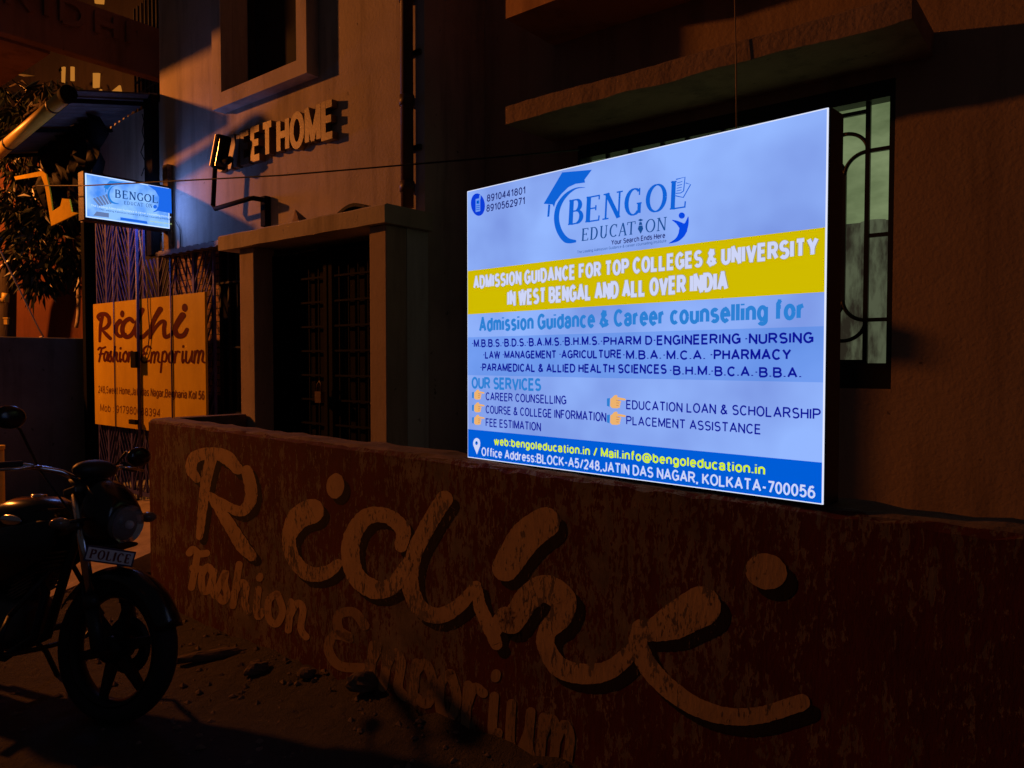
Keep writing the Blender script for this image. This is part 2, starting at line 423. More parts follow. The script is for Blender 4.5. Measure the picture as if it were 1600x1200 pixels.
    g('u',.46,[(0,.72),(0,.26)]+_e(.23,.25,.23,.25,180,360)+[(.46,.72)],[(.46,.3),(.46,0)]); g('v',.46,[(0,.72),(.23,0),(.46,.72)]); g('w',.7,[(0,.72),(.18,0),(.35,.7),(.52,0),(.7,.72)])
    g('x',.44,[(0,0),(.44,.72)],[(0,.72),(.44,0)]); g('y',.46,[(0,.72),(.24,.02)],[(.46,.72),(.16,-.22),(.02,-.24)]); g('z',.42,[(0,.72),(.42,.72),(0,0),(.42,0)])
    g('.',.06,[(.03,0),(.03,.12)]); g(',',.06,[(.05,.1),(.0,-.15)]); g(':',.06,[(.03,0),(.03,.12)],[(.03,.6),(.03,.72)]); g('-',.28,[(0,.38),(.28,.38)]); g('/',.34,[(0,0),(.34,1)]); g('\u00b7',.08,[(.04,.45),(.04,.58)])
    g('&',.66,[(.66,0),(.2,.62),(.15,.82),(.25,.98),(.4,.95),(.42,.78),(.1,.42),(.02,.2),(.2,.0),(.42,.06),(.6,.42)])
    g('@',.95,_e(.46,.37,.17,.22,0,360,18),[(.64,.62),(.62,.24),(.74,.16),(.88,.3)]+_e(.47,.4,.46,.52,-8,310,24)); return G
SANS=_sans()
def pieces(st):
    out=[[st[0]]]
    for i in range(1,len(st)):
        out[-1].append(st[i])
        if i<len(st)-1:
            a=math.atan2(st[i][1]-st[i-1][1],st[i][0]-st[i-1][0]);b=math.atan2(st[i+1][1]-st[i][1],st[i+1][0]-st[i][0]);d=abs((b-a+math.pi)%(2*math.pi)-math.pi)
            if d>R(38): out.append([st[i]])
    return out
def sans(txt,x0,x1,y0,cap,wt,gap=.25,shear=0.0):
    """list of flat strokes of a text line fitted between x0 and x1"""
    items=[];x=0
    for c in txt:
        if c==' ': x+=.36; continue
        w,st=SANS[c]; items.append((x,st)); x+=w+gap
    tot=x-gap; sx=(x1-x0)/tot; W_=wt*cap; o=[]
    for (xx,st) in items:
        for q in st:
            Q=[(x0+(xx+px)*sx+shear*py*cap,y0+py*cap*(1-.5*wt)+.25*W_) for px,py in q]
            ps=pieces(Q)
            for k,pc in enumerate(ps):
                pc=list(pc)
                def ext(a,b): 
                    l=math.hypot(a[0]-b[0],a[1]-b[1]) or 1; return (a[0]+(a[0]-b[0])/l*W_*.42,a[1]+(a[1]-b[1])/l*W_*.42)
                if k>0: pc[0]=ext(pc[0],pc[1])
                if k<len(ps)-1: pc[-1]=ext(pc[-1],pc[-2])
                o.append(ribbon(pc,W_,False,False))
    return o
# serif capitals drawn as strokes in a unit box (x right, y up); T thick, t thin
def serif(ch, T=.15, t=.05):
    sv=.17
    def stem(x, y0=0, y1=1, w=T, s0=True, s1=True):
        r=[([(x,y0),(x,y1)],w)]
        if s0: r.append(([(x-sv,y0+t/2),(x+sv,y0+t/2)],t))
        if s1: r.append(([(x-sv,y1-t/2),(x+sv,y1-t/2)],t))
        return r
    def arc(cx,cy,rx,ry,a0,a1,n=14):
        P=[];Wd=[]
        for i in range(n+1):
            a=R(a0+(a1-a0)*i/n);P.append((cx+rx*math.cos(a),cy+ry*math.sin(a)));Wd.append(t+(T-t)*abs(math.cos(a)))
        return (P,Wd)
    if ch=='B': return stem(.2)+[([(.2,.975),(.5,.975)],t),([(.2,.53),(.55,.53)],t),([(.2,.025),(.55,.025)],t),arc(.5,.75,.28,.22,90,-90),arc(.55,.28,.35,.25,90,-90)]
    if ch=='E': return stem(.2)+[([(.2,.975),(.9,.975)],t),([(.2,.52),(.7,.52)],t),([(.2,.025),(.92,.025)],t),([(.9,1),(.9,.82)],t),([(.7,.62),(.7,.42)],t),([(.93,0),(.95,.2)],t)]
    if ch=='L': return stem(.2)+[([(.2,.025),(.92,.025)],t),([(.93,0),(.95,.22)],t)]
    if ch=='N': return stem(.15,w=t*1.3)+stem(.87,w=t*1.3,s0=False)+[([(.15,1),(.87,0)],T)]
    if ch=='G': return [arc(.52,.5,.44,.48,50,310),stem(.86,.06,.42,T*.8,False)[0],([(.7,.42),(1.0,.42)],t),([(.84,.98),(.84,.72)],t)]
    if ch=='O': return [arc(.5,.5,.43,.48,0,360,28)]
    if ch=='C': return [arc(.52,.5,.45,.48,48,312),([(.84,.98),(.84,.72)],t)]
    if ch=='D': return stem(.2)+[([(.2,.975),(.45,.975)],t),([(.2,.025),(.45,.025)],t),arc(.45,.5,.45,.475,90,-90)]
    if ch=='U': return [([(.2,1),(.2,.3)],T),([(.04,.975),(.36,.975)],t),([(.68,.975),(.98,.975)],t),arc(.51,.32,.31,.3,180,360),([(.83,1),(.83,.3)],t*1.2)]
    if ch=='A': return [([(.1,0),(.5,1)],t*1.2),([(.5,1),(.9,0)],T),([(.25,.34),(.75,.34)],t),([(0,.025),(.22,.025)],t),([(.72,.025),(1.05,.025)],t)]
    if ch=='T': return stem(.5,s1=False)+[([(.05,.975),(.95,.975)],t),([(.06,1),(.04,.78)],t),([(.94,1),(.96,.78)],t)]
    return []
def serif_word(sheet, letters, base, top, T, t, hpx, slant=0):
    """letters: [(char, x0, x1)] in pixels; base/top: lines ((x,y),(x,y)) in pixels"""
    def ln(l,x): (xa,ya),(xb,yb)=l; return ya+(yb-ya)*(x-xa)/(xb-xa)
    for ch,x0,x1 in letters:
        for P,wd in serif(ch,T,t):
            wl=[wd]*len(P) if isinstance(wd,(int,float)) else wd
            Q=[]
            for (x,y) in P:
                X=x0+(x1-x0)*x+slant*y; Q.append((X,ln(base,X)+(ln(top,X)-ln(base,X))*y))
            sheet.add(ribbon(Q,[q*hpx for q in wl],False,False))

# ================================================================ THE SETTING
WL=hit(232,655,(0,0,1.135),Vector((0,0,1))); WR=hit(1600,834,(0,0,1.135),Vector((0,0,1)))
WE=(WR-WL).normalized(); WN=Vector((WE.y,-WE.x,0)).normalized()       # WN faces the street
if WN.y>0: WN=-WN
def wall_t(p): return (Vector(p)-WL).dot(WE)
def gz(x,y):
    p=Vector((x,y,0)); t=wall_t((x,y,WL.z)); d=(p-Vector((WL.x,WL.y,0))).dot(WN)
    z=noise.noise(Vector((x*1.3,y*1.3,0)))*.022+noise.noise(Vector((x*5,y*5,3)))*.008
    if d>-.2:
        k=max(0,min(1,(t-1.0)/2.6)); z+=(.04+.20*k)*math.exp(-max(d,0)/.28)
    return z
mb=MB(); xs=[-60,-40,-25,-16]+[-12+.2*i for i in range(86)]+[6,8,12,20,40,60]; ys=[-30,-15,-6]+[-2+.2*i for i in range(66)]+[12,15,20,35,60]
vs=[(x,y,gz(x,y) if -12<=x<=5 and -2<=y<=11 else 0) for y in ys for x in xs]; nx=len(xs)
mb.add(vs,[(j*nx+i,j*nx+i+1,(j+1)*nx+i+1,(j+1)*nx+i) for j in range(len(ys)-1) for i in range(nx-1)],True)
kind(mb.build('ground',M['asphalt']),'structure')

# raised yard floor between the low wall and the fronts
mb=MB()
q=[WL-WN*.12,WL+WE*6.4-WN*.12]
y0=[Vector((*q[0].xy,-.05)),Vector((*q[1].xy,-.05)),W(4,3.55,-.05),W(-5.0,3.0,-.05)]
mb.hexa(y0+[Vector((p.x,p.y,.28)) for p in y0])
kind(mb.build('yard_floor',M['grey_plaster']),'structure')
# sloping concrete in front of the gate
mb=MB()
A=[W(-7.7,2.0,-.02),W(-5.15,2.05,-.02),W(-5.15,3.3,-.02),W(-7.7,3.3,-.02)]
B=[W(-7.7,2.0,.02),W(-5.15,2.05,.02),W(-5.15,2.95,.29),W(-6.5,2.95,.29)]
mb.add([W(-6.5,1.7,.0),W(-5.15,1.7,.0),W(-5.15,2.9,.29),W(-6.5,2.9,.29),W(-5.15,3.6,.30),W(-6.5,3.6,.30),W(-6.5,1.7,-.1),W(-5.15,1.7,-.1),W(-5.15,3.6,-.1),W(-6.5,3.6,-.1)],
 [(0,1,2,3),(3,2,4,5),(6,9,8,7),(0,6,7,1),(1,7,8,4,2),(0,3,5,9,6),(4,8,9,5)])
kind(mb.build('concrete_ramp',M['ramp']),'structure')

# ================================================================ LOW BOUNDARY WALL WITH PAINTED NAME
wallT=thing('boundary_wall','long low maroon wall with peeling paint and a painted shop name along the pavement','wall',(WL.x,WL.y,0),(0,0,math.atan2(WE.y,WE.x)))
def strip(P0,P1,th,z0,z1,n,m=1,amp=.004,seed=0):
    """wall run with slightly uneven faces"""
    mb=MB(); d=(P1-P0); N=Vector((-d.y,d.x,0)).normalized()
    if N.dot(CAM-P0)<0: N=-N
    rows=[]
    for i in range(n+1):
        c=P0+d*(i/n); j=lambda k:noise.noise(Vector((i*.7,k*3.1,seed)))*amp
        rows.append([Vector((c.x,c.y,z0)),Vector((c.x,c.y,z1-.012))+Vector((0,0,j(1)*2)),Vector((c.x,c.y,z1))-N*(.012+abs(j(2)))+Vector((0,0,j(3)*2)),Vector((c.x,c.y,z1))-N*th+Vector((0,0,j(4)*2)),Vector((c.x,c.y,z0))-N*th])
    for i in range(n):
        for k in range(5):
            a,b=rows[i],rows[i+1]; mb.add([a[k],b[k],b[(k+1)%5],a[(k+1)%5]],[(0,1,2,3)])
    mb.add(rows[0],[tuple(range(5))]); mb.add(rows[-1],[tuple(range(4,-1,-1))])
    return mb
fl=lambda p:Vector((p.x,p.y,0))
strip(fl(WL),fl(WL+WE*6.6),.13,-.2,1.128,120,amp=.007).build('wall_body',M['maroon'],wallT)
P0=fl(WL)-WN*.012-WE*.001
strip(P0,P0+WE*6.6,.12,1.110,1.138,90,amp=.006,seed=5).build('coping',M['coping'],wallT)
RW0=fl(WL)-WN*.15+WE*.0; RW1=W(-4.6,2.76,0)
mb=MB(); dd=(RW1-RW0).normalized(); nn=Vector((dd.y,-dd.x,0))*.1
mb.hexa([RW0,RW0+nn,RW1+nn,RW1]+[v+Vector((0,0,1.14)) for v in (RW0,RW0+nn,RW1+nn,RW1)])
rw=mb.build('return_wall',M['coping'],wallT,bevel=.008)
wallfn=lambda u,v:hit(u,v,fl(WL),WN)
c5=lambda x,y:(200+x/2.143,640+y/2.143)
c6=lambda x,y:(800+x/2,700+y/2)
k5=1/2.143
def S5(p,w): return ([c5(*q) for q in p],[q*k5 for q in w])
def S6(p,w): return ([c6(*q) for q in p],[q*.5 for q in w])
big=[
 S5([(232,232),(212,200),(225,160),(275,146),(330,160),(368,200)],[26,36,42,38,48,36]),
 S5([(280,160),(262,240),(250,330),(240,425)],[40,36,32,24]),
 S5([(398,205),(412,260),(408,310),(375,340),(310,310),(275,285)],[38,42,40,36,30,20]),
 S5([(272,290),(330,370),(380,450),(415,490)],[16,40,48,34]),
 S5([(615,340),(570,365),(540,430),(555,500),(605,548),(665,545),(705,515)],[85,76,46,46,52,46,30]),
 S5([(915,455),(920,400),(865,355),(795,362),(748,440),(758,545),(820,600),(885,590),(935,520)],[44,52,50,56,60,62,64,56,44]),
 S5([(1060,300),(1010,380),(960,480),(945,580),(975,660),(1040,690),(1110,655),(1165,590)],[58,56,54,56,56,54,48,34]),
 S5([(1395,378),(1330,430),(1265,530)],[104,110,92]),
 S5([(1170,590),(1180,660),(1215,735),(1235,785)],[30,44,50,40]),
 [[c5(1225,745),c5(1262,690),c6(0,545),c6(50,470),c6(105,440),c6(160,475),c6(150,530),c6(112,570),c6(108,620),c6(150,685),c6(230,706),c6(310,690),c6(385,625)],[20,28,36,40,44,42,36,30,28,32,32,30,24]],
 S6([(590,495),(500,545),(430,575)],[128,112,60]),
 S6([(400,560),(395,610),(425,680),(490,750),(580,810),(680,838),(780,833),(905,795)],[50,58,62,62,58,54,54,54]),
]
dots=[disc(c5(695,255),14,20,rot=.1),disc(c6(795,385),33,28,rot=.3)]
sh=Sheet(wallfn,WN,.0006,.00002)
def shift(pts,dots_=False):
    o=[]
    for (x,y) in pts:
        k=.5+.7*max(0,min(1,(x-300)/900)); o.append((x+13*k,y+15*k))
    return o
for P,wd in big: sh.add(rough_edge(ribbon(shift(P),wd,k=14),1.3))
for vs,fs in dots: sh.add((shift(vs),fs))
lab(sh.build('drop_shadow_lettering',M['shadowpaint'],wallT),'black painted drop shadow of the shop name')
sh=Sheet(wallfn,WN,.0011,.00003)
for P,wd in big: sh.add(rough_edge(ribbon(P,wd,k=14),1.1))
for d in dots: sh.add(rough_edge(d,1.2))
lab(sh.build('name_lettering',M['letter'],wallT),'large tan brush script shop name')
# hand lettering alphabet for the second line, unit box
HW={
'F':[[(.05,.85),(.25,.98),(.6,.92),(1.0,1.0)],[(.5,.92),(.42,.5),(.3,.0)],[(.3,.5),(.75,.55)]],
'a':[[(.85,.55),(.5,.68),(.15,.4),(.3,.05),(.65,.15),(.85,.55)],[(.88,.62),(.82,.2),(1.05,.05)]],
's':[[(.05,.05),(.5,.62),(.6,.68),(.55,.45),(.75,.2),(.55,.0),(.2,.08)]],
'h':[[(.25,1.0),(.18,.5),(.1,.0)],[(.12,.3),(.4,.6),(.65,.55),(.62,.2),(.85,.02)]],
'i':[[(.4,.6),(.32,.2),(.5,.0),(.75,.15)],[(.45,.85),(.5,.9)]],
'o':[[(.5,.65),(.15,.45),(.2,.08),(.6,.02),(.85,.35),(.55,.65)]],
'n':[[(.12,.6),(.1,.0)],[(.12,.3),(.4,.62),(.68,.55),(.64,.15),(.9,.02)]],
'E':[[(.9,.85),(.6,1.0),(.25,.85),(.3,.6),(.6,.55),(.2,.48),(.1,.18),(.4,.0),(.95,.15)]],
'm':[[(.08,.6),(.06,.0)],[(.08,.35),(.25,.62),(.42,.5),(.4,.0)],[(.42,.35),(.6,.62),(.78,.5),(.76,.12),(.95,.02)]],
'p':[[(.2,.6),(.14,.0),(.08,-.55)],[(.18,.45),(.5,.65),(.82,.45),(.7,.08),(.2,.1)]],
'r':[[(.15,.6),(.12,.0)],[(.14,.3),(.4,.6),(.8,.58)]],
'u':[[(.12,.6),(.15,.1),(.45,.02),(.75,.35),(.8,.6)],[(.8,.6),(.78,.15),(1.0,.02)]],
}
def hand(sheet, word, xs, base, top, wpx, bold=1.0):
    def ln(l,x): (xa,ya),(xb,yb)=l; return ya+(yb-ya)*(x-xa)/(xb-xa)
    for ch,(x0,x1) in zip(word,xs):
        for st in HW[ch]:
            Q=[]
            for x,y in st:
                X=x0+(x1-x0)*x+(x1-x0)*.15*y; Q.append((X,ln(base,X)+(ln(top,X)-ln(base,X))*y))
            sheet.add(ribbon(Q,[wpx*bold]*len(Q),len(Q)>2))
sh=Sheet(wallfn,WN,.0011,.00003)
xs5=[(195,255),(236,290),(288,345),(345,415),(415,460),(458,525),(530,605)]
hand(sh,'Fashion',[(c5(a,0)[0],c5(b,0)[0]) for a,b in xs5],(c5(190,585),c5(610,770)),(c5(190,455),c5(610,600)),11)
lab(sh.build('second_line_lettering',M['letter2'],wallT),'smaller tan hand painted word')
sh=Sheet(wallfn,WN,.0011,.00003)
xs5=[(655,790),(800,935),(940,1030),(1030,1110),(1120,1200),(1205,1250),(1265,1360),(1370,1500)]
hand(sh,'Emporium',[(c5(a,0)[0],c5(b,0)[0]) for a,b in xs5],(c5(655,830),c5(1500,1250)),(c5(655,640),c5(1500,960)),15)
lab(sh.build('third_line_lettering',M['faded'],wallT),'faded hand painted word running into the dirt')

# ================================================================ BIG BACKLIT SIGN
TH=.8043024; BE=Vector((math.sin(TH),-math.cos(TH),0)); BR=Vector((.76777,1.82267,0)); BWD=1.29148; BL=BR-BE*BWD
BN=Vector((BE.y,-BE.x,0))
if BN.y>0: BN=-BN
Z0,Z1=1.1435,2.11344
sign=thing('backlit_signboard','large backlit signboard with white, yellow and blue print standing on the low wall','signboard',(*((BL+BR)/2-BN*.04).xy,Z0),(0,0,math.atan2(BE.y,BE.x)))
def bp(s,z,o=0): return BL+BE*s+BN*o+Vector((0,0,z))
mb=MB()
def bbox(s0,s1,o0,o1,z0,z1): mb.hexa([bp(s0,z0,o0),bp(s1,z0,o0),bp(s1,z0,o1),bp(s0,z0,o1),bp(s0,z1,o0),bp(s1,z1,o0),bp(s1,z1,o1),bp(s0,z1,o1)])
bbox(-.004,BWD+.004,-.092,-.004,Z0-.004,Z1+.004)
mb.build('cabinet',M['black'],sign,bevel=.003)
for nm,z in (('trim',Z0),('trim',Z1)):
    pass
def emit2(name,c1,c2,sc):
    m=bpy.data.materials.new(name); m.use_nodes=True; t=m.node_tree; t.nodes.clear()
    e=t.nodes.new('ShaderNodeEmission'); o=t.nodes.new('ShaderNodeOutputMaterial')
    t.links.new(mixc(t,ramp(t,tex(t,sc,3,.5).outputs[0],.36,.64).outputs[0],c1,c2),e.inputs[0]); t.links.new(e.outputs[0],o.inputs[0]); return m
C_BG=emit2('sign_print_pale_blue',L((124,152,228)),L((148,183,255)),2.6)  # noise between two tones stands for the uneven LED backlight
C_YE=emit('sign_print_yellow',L((207,186,0)))
C_LB=emit2('sign_print_light_blue',L((98,142,226)),L((120,162,246)),2.6)
C_BL=emit('sign_print_blue',L((0,92,214)))
C_WH=emit('sign_print_white',L((205,212,246)))
C_CY=emit('sign_print_sky_blue',L((44,128,212)))
C_NV=emit('sign_print_navy',L((10,18,152)))
C_DK=emit('sign_print_dark_navy',L((22,32,110)))
C_LG=emit('sign_print_logo_blue',L((14,98,214)))
C_L2=emit('sign_print_deep_blue',L((24,78,150)))
C_LM=emit('sign_print_lime',L((214,240,40)))
C_HN=emit('sign_print_orange',L((236,178,110)))
C_HD=emit('sign_print_brown',L((176,110,60)))
C_EDGE=emit('sign_lit_edge',L((225,232,255)))
# acrylic sheet with a bright edge all round
mb=MB(); bbox(0,BWD,-.004,0,Z0,Z1); mb.build('acrylic_sheet',C_EDGE,sign)
bfn=lambda u,v:hit(u,v,BL,BN)
def sz(u,v): p=bfn(u,v); return (p-BL).dot(BE),p.z
pl=lambda s,z:bp(s,z)
def sheetB(lift): return Sheet(pl,BN,lift,.00001)
e=.003
def rect(s0,s1,z0,z1): return poly((s0,z0),(s1,z0),(s1,z1),(s0,z1))
cA=lambda x,y:(720+x/2.667,150+y/2.667); cB=lambda x,y:(720+x/2.667,480+y/2.667)
def zz(c,a,b): return (sz(*c(*a))[1]+sz(*c(*b))[1])/2
zy1=zz(cA,(28,725),(1520,555)); zy0=zz(cA,(30,905),(1518,825)); zl1=zz(cB,(30,122),(1515,85)); zl0=zz(cB,(30,280),(1512,318)); zb=zz(cB,(32,503),(1508,655))
s_=sheetB(.0008); s_.add(rect(e,BWD-e,Z0+e,Z1-e)); s_.build('print_background',C_BG,sign)
s_=sheetB(.0014); s_.add(rect(e,BWD-e,zy0,zy1)); lab(s_.build('print_band',C_YE,sign),'yellow band')
s_=sheetB(.0014); s_.add(rect(e,BWD-e,zl0,zl1)); lab(s_.build('print_band',C_LB,sign),'light blue band')
s_=sheetB(.0014); s_.add(rect(e,BWD-e,Z0+e,zb)); lab(s_.build('print_band',C_BL,sign),'deep blue band at the bottom')
def line(segs, m, wt=.14, lift=.002, lbl=None, name='lettering', gap=.25):
    s=sheetB(lift)
    for (txt,c,a,b,cap) in segs:
        s0,za=sz(*c(*a)); s1,zb_=sz(*c(*b)); cz=sz(*c(a[0],a[1]-cap))[1]-za
        for v in sans(txt,s0,s1,(za+zb_)/2,cz,wt,gap): s.add(v)
    o=s.build(name,m,sign)
    if lbl: lab(o,lbl)
    return o
line([('8910441801',cA,(112,440),(270,408),28)],C_DK,.17,lbl='upper dark phone number')
line([('8910562971',cA,(110,482),(268,452),28)],C_DK,.17,lbl='lower dark phone number')
C_OUT=emit('sign_print_outline',L((150,142,120)))
for row in (('ADMISSION GUIDANCE FOR TOP COLLEGES & UNIVERSITY',cA,(58,797),(1484,672),50),('IN WEST BENGAL AND ALL OVER INDIA',cA,(200,872),(1108,808),58)):
    line([row],C_OUT,.32,.0018,'grey outline of the white headline','lettering_outline',.36); line([row],C_WH,.235,.0024,'white headline on the yellow band','lettering',.36)
line([('Admission Guidance & Career counselling for',cB,(82,97),(1428,55),57)],C_CY,.225,lbl='sky blue heading',gap=.32)
line([('·M.B.B.S.·B.D.S.·B.A.M.S.·B.H.M.S.',cB,(50,164),(578,160),30),('·PHARM D',cB,(587,159),(797,156),34),('·ENGINEERING',cB,(808,156),(1165,153),38),('·NURSING',cB,(1190,152),(1468,149),41)],C_NV,.215,lbl='first navy row of courses',gap=.27)
line([('·LAW ·MANAGEMENT ·AGRICULTURE',cB,(97,210),(670,216),29),('·M.B.A.',cB,(680,216),(835,217),35),('·M.C.A.',cB,(848,217),(1018,219),36),('·PHARMACY',cB,(1045,218),(1375,219),40)],C_NV,.215,lbl='second navy row of courses',gap=.27)
line([('·PARAMEDICAL & ALLIED HEALTH SCIENCES',cB,(85,264),(857,279),30),('·B.H.M.',cB,(875,281),(1040,284),36),('·B.C.A.',cB,(1048,285),(1218,289),38),('·B.B.A.',cB,(1232,290),(1418,294),39)],C_NV,.215,lbl='third navy row of courses',gap=.27)
line([('OUR SERVICES',cB,(50,338),(333,347),45)],C_CY,.22,lbl='sky blue services heading')
for row in (('CAREER COUNSELLING',cB,(107,387),(440,405),32),('COURSE & COLLEGE INFORMATION',cB,(107,440),(606,478),32),('FEE ESTIMATION',cB,(107,496),(334,515),32),
 ('EDUCATION LOAN & SCHOLARSHIP',cB,(693,422),(1498,470),36),('PLACEMENT ASSISTANCE',cB,(693,488),(1250,530),35)): line([row],C_NV,.165,lbl='navy line of services')
line([('web:bengoleducation.in / Mail.info@bengoleducation.in',cB,(142,567),(1266,706),31)],C_LM,.21,lbl='lime yellow web and mail address',gap=.28)
line([('Office Address:BLOCK-A5/248,JATIN DAS NAGAR, KOLKATA-700056',cB,(90,613),(1475,803),34)],C_WH,.175,lbl='white office address')
line([('Your Search Ends Here',cA,(630,618),(852,594),20)],C_DK,.17,lbl='small dark slogan')
line([('The Leading Admission Guidance & career counselling institute',cA,(487,655),(858,611),11)],C_L2,.12,lbl='tiny grey blue slogan')
# pixel-traced logo lies on the same sheet
c7=lambda x,y:(840+x/6.154,250+y/6.154)
q7=1/6.154
lg=Sheet(bfn,BN,.002,.00001)
lg.add(poly(*[c7(*p) for p in [(240,120),(525,95),(455,190),(460,218),(370,230),(300,262)]]))
lg.add(poly(*[c7(*p) for p in [(240,120),(300,262),(230,330),(176,405),(162,455),(148,428),(62,422)]]))
lg.add(poly(*[c7(*p) for p in [(106,428),(127,430),(116,545),(97,548)]]))
lg.add(ribbon([c7(*p) for p in [(462,265),(370,275),(275,340),(208,440),(186,560),(212,680),(280,770),(375,782)]],[q*q7 for q in [3,14,34,46,50,54,58,20]],True,False))
lab(lg.build('logo',C_LG,sign),'blue mortarboard and crescent emblem')
lg=Sheet(bfn,BN,.002,.00001)
serif_word(lg,[('B',292,442),('E',458,606),('N',632,812),('G',838,1000),('O',1040,1240),('L',1270,1436)],(c7(300,628),c7(1430,456)),(c7(310,385),c7(1290,200)),.15,.06,36,0) if False else None
def c7w(L_): return [(ch,c7(a,0)[0],c7(b,0)[0]) for ch,a,b in L_]
serif_word(lg,c7w([('B',292,435),('E',458,600),('N',630,805),('G',840,1000),('O',1045,1235),('L',1270,1430)]),(c7(300,628),c7(1430,458)),(c7(310,388),c7(1290,208)),.18,.06,37,2)
for P,wd in ([(1335,188),(1422,166),(1408,300)],10),([(1408,300),(1380,318),(1332,322)],9),([(1428,222),(1476,236),(1405,362),(1330,345)],10),([(1345,222),(1396,208)],7),([(1345,248),(1393,236)],7),([(1342,274),(1391,262)],7),([(1340,300),(1388,288)],7):
    lg.add(ribbon([c7(*p) for p in P],[wd*q7]*len(P),False,False))
lab(lg.build('logo_lettering',C_LG,sign),'blue serif logo lettering with two leaves of paper')
lg=Sheet(bfn,BN,.002,.00001)
serif_word(lg,c7w([('E',425,490),('D',505,580),('U',598,674),('C',695,772),('A',780,858),('T',860,942),('O',1040,1132),('N',1150,1238)]),(c7(428,780),c7(1240,675)),(c7(428,662),c7(1240,548)),.13,.06,19,1)
lg.add(poly(*[c7(*p) for p in [(994,565),(1022,578),(994,592),(970,580)]]))
lg.add(poly(*[c7(*p) for p in [(984,598),(1004,598),(1012,625),(978,627)]]))
lg.add(poly(*[c7(*p) for p in [(978,632),(1012,630),(1020,662),(996,712),(968,664)]]))
lab(lg.build('logo_lettering',C_L2,sign),'dark blue serif lettering with a pen nib')
lg=Sheet(bfn,BN,.002,.00001)
lg.add(disc(c7(1390,535),30*q7)); lg.add(ribbon([c7(*p) for p in [(1296,578),(1345,600),(1395,640)]],[3*q7,30*q7,70*q7],True,False))
lg.add(ribbon([c7(*p) for p in [(1452,545),(1438,610),(1405,670),(1385,720),(1340,770),(1266,802)]],[4*q7,36*q7,80*q7,62*q7,36*q7,3*q7],True,False))
lab(lg.build('logo_figure',emit('sign_print_bright_blue',L((6,72,226))),sign),'bright blue abstract figure')
# icons
ic=Sheet(bfn,BN,.002,.00001); ic.add(disc(cA(73,453),29/2.667,47/2.667,rot=-.12)); lab(ic.build('icon',emit('sign_icon_blue',L((10,60,214))),sign),'blue phone disc')
ic=Sheet(bfn,BN,.0026,.00001)
ic.add(poly(cA(64,430),cA(83,426),cA(83,480),cA(64,484))); ic.add(ribbon([cA(81,430),cA(83,415)],2.5,False))
lab(ic.build('icon_phone',C_LB,sign),'pale handset')
ic=Sheet(bfn,BN,.0030,.00001); ic.add(poly(cA(68,437),cA(79,435),cA(79,449),cA(68,451)))
for k in range(3): ic.add(ribbon([cA(66,459+8*k),cA(81,456+8*k)],1.2,False,False))
lab(ic.build('icon_keys',C_BL,sign),'handset screen and keys')
ic=Sheet(bfn,BN,.0022,.00001); ic.add(disc(cB(68,567),15/2.667,22/2.667)); ic.add(poly(cB(53,573),cB(83,576),cB(69,614))); lab(ic.build('icon_pin',C_WH,sign),'white map pin')
ic=Sheet(bfn,BN,.0030,.00001); ic.add(disc(cB(68,566),5.5/2.667,8/2.667)); ic.build('icon_pin_hole',C_BL,sign)
for (x,y,w_,h_) in ((72,366,46,42),(72,419,46,42),(72,471,46,42),(646,396,70,56),(646,465,70,56)):
    f=lambda p:cB(x+w_*p[0],y+h_*p[1]+w_*p[0]*.05)
    ic=Sheet(bfn,BN,.002,.00001)
    ic.add(poly(*[f(p) for p in [(-.3,-.25),(-.05,-.42),(.15,-.38),(.14,.45),(-.2,.45),(-.32,.3)]]))
    ic.add(ribbon([f((.08,-.3)),f((.55,-.24))],[h_*.2/2.667,h_*.15/2.667],False))
    for k in range(3): ic.add(ribbon([f((.05,-.05+.18*k)),f((.27-.03*k,-.04+.18*k))],h_*.17/2.667,False))
    ic.add(ribbon([f((-.25,-.1)),f((-.05,-.42)),f((.06,-.46))],h_*.16/2.667))
    hnd=lab(ic.build('icon_hand',C_HN,sign),'orange pointing hand')
    ic=Sheet(bfn,BN,.0026,.00001); ic.add(poly(*[f(p) for p in [(-.5,-.25),(-.32,-.3),(-.34,.36),(-.5,.3)]])); lab(ic.build('icon_cuff',C_CY,hnd),'blue cuff')
    ic=Sheet(bfn,BN,.0028,.00001)
    for k in range(3): ic.add(ribbon([f((.06,-.14+.18*k)),f((.26-.03*k,-.13+.18*k))],.7,False,False))
    ic.build('icon_fingers',C_HD,hnd)

# ================================================================ SWEET HOME HOUSE
FB=3.092
home=thing('plastered_house','cream plastered house with raised letters, a framed dark window and a porch door','house',W(-4.7,FB,0),(0,0,FR))
# window opening on the front
wa0=on_b(345,100,FB-.1); wa1=on_b(463,100,FB-.1)
ga=lambda p:p.dot(EV)
A0,A1=ga(wa0),ga(wa1); fz0=on_b(344,143,FB-.1).z
oz0=(on_b(345,143,FB-.1).z+on_b(463,96,FB-.1).z)/2; oz1=oz0+1.35
F0,F1=ga(on_b(332,172,FB-.1)),ga(on_b(479,114,FB-.1)); foz0=(on_b(332,172,FB-.1).z+on_b(479,114,FB-.1).z)/2
HL,HR=-6.33,-3.145; HT=7.0; ZB=2.385
mb=MB()
mb.fb(HL,A0,FB,FB+.2,ZB,HT); mb.fb(A1,HR,FB,FB+.2,ZB,HT); mb.fb(A0,A1,FB,FB+.2,ZB,oz0); mb.fb(A0,A1,FB,FB+.2,oz1,HT)
mb.fb(-4.62,HR,FB,FB+.2,.28,ZB) if False else None
mb.fb(HR-.2,HR,FB+.2,FB+.9,.2,HT)          # side wall turning into the gap
mb.fb(-3.25,HR,FB,FB+.2,.2,ZB)
mb.fb(-4.62,-4.45,FB,FB+.2,.2,ZB)
mb.build('wall',M['cream'],home)
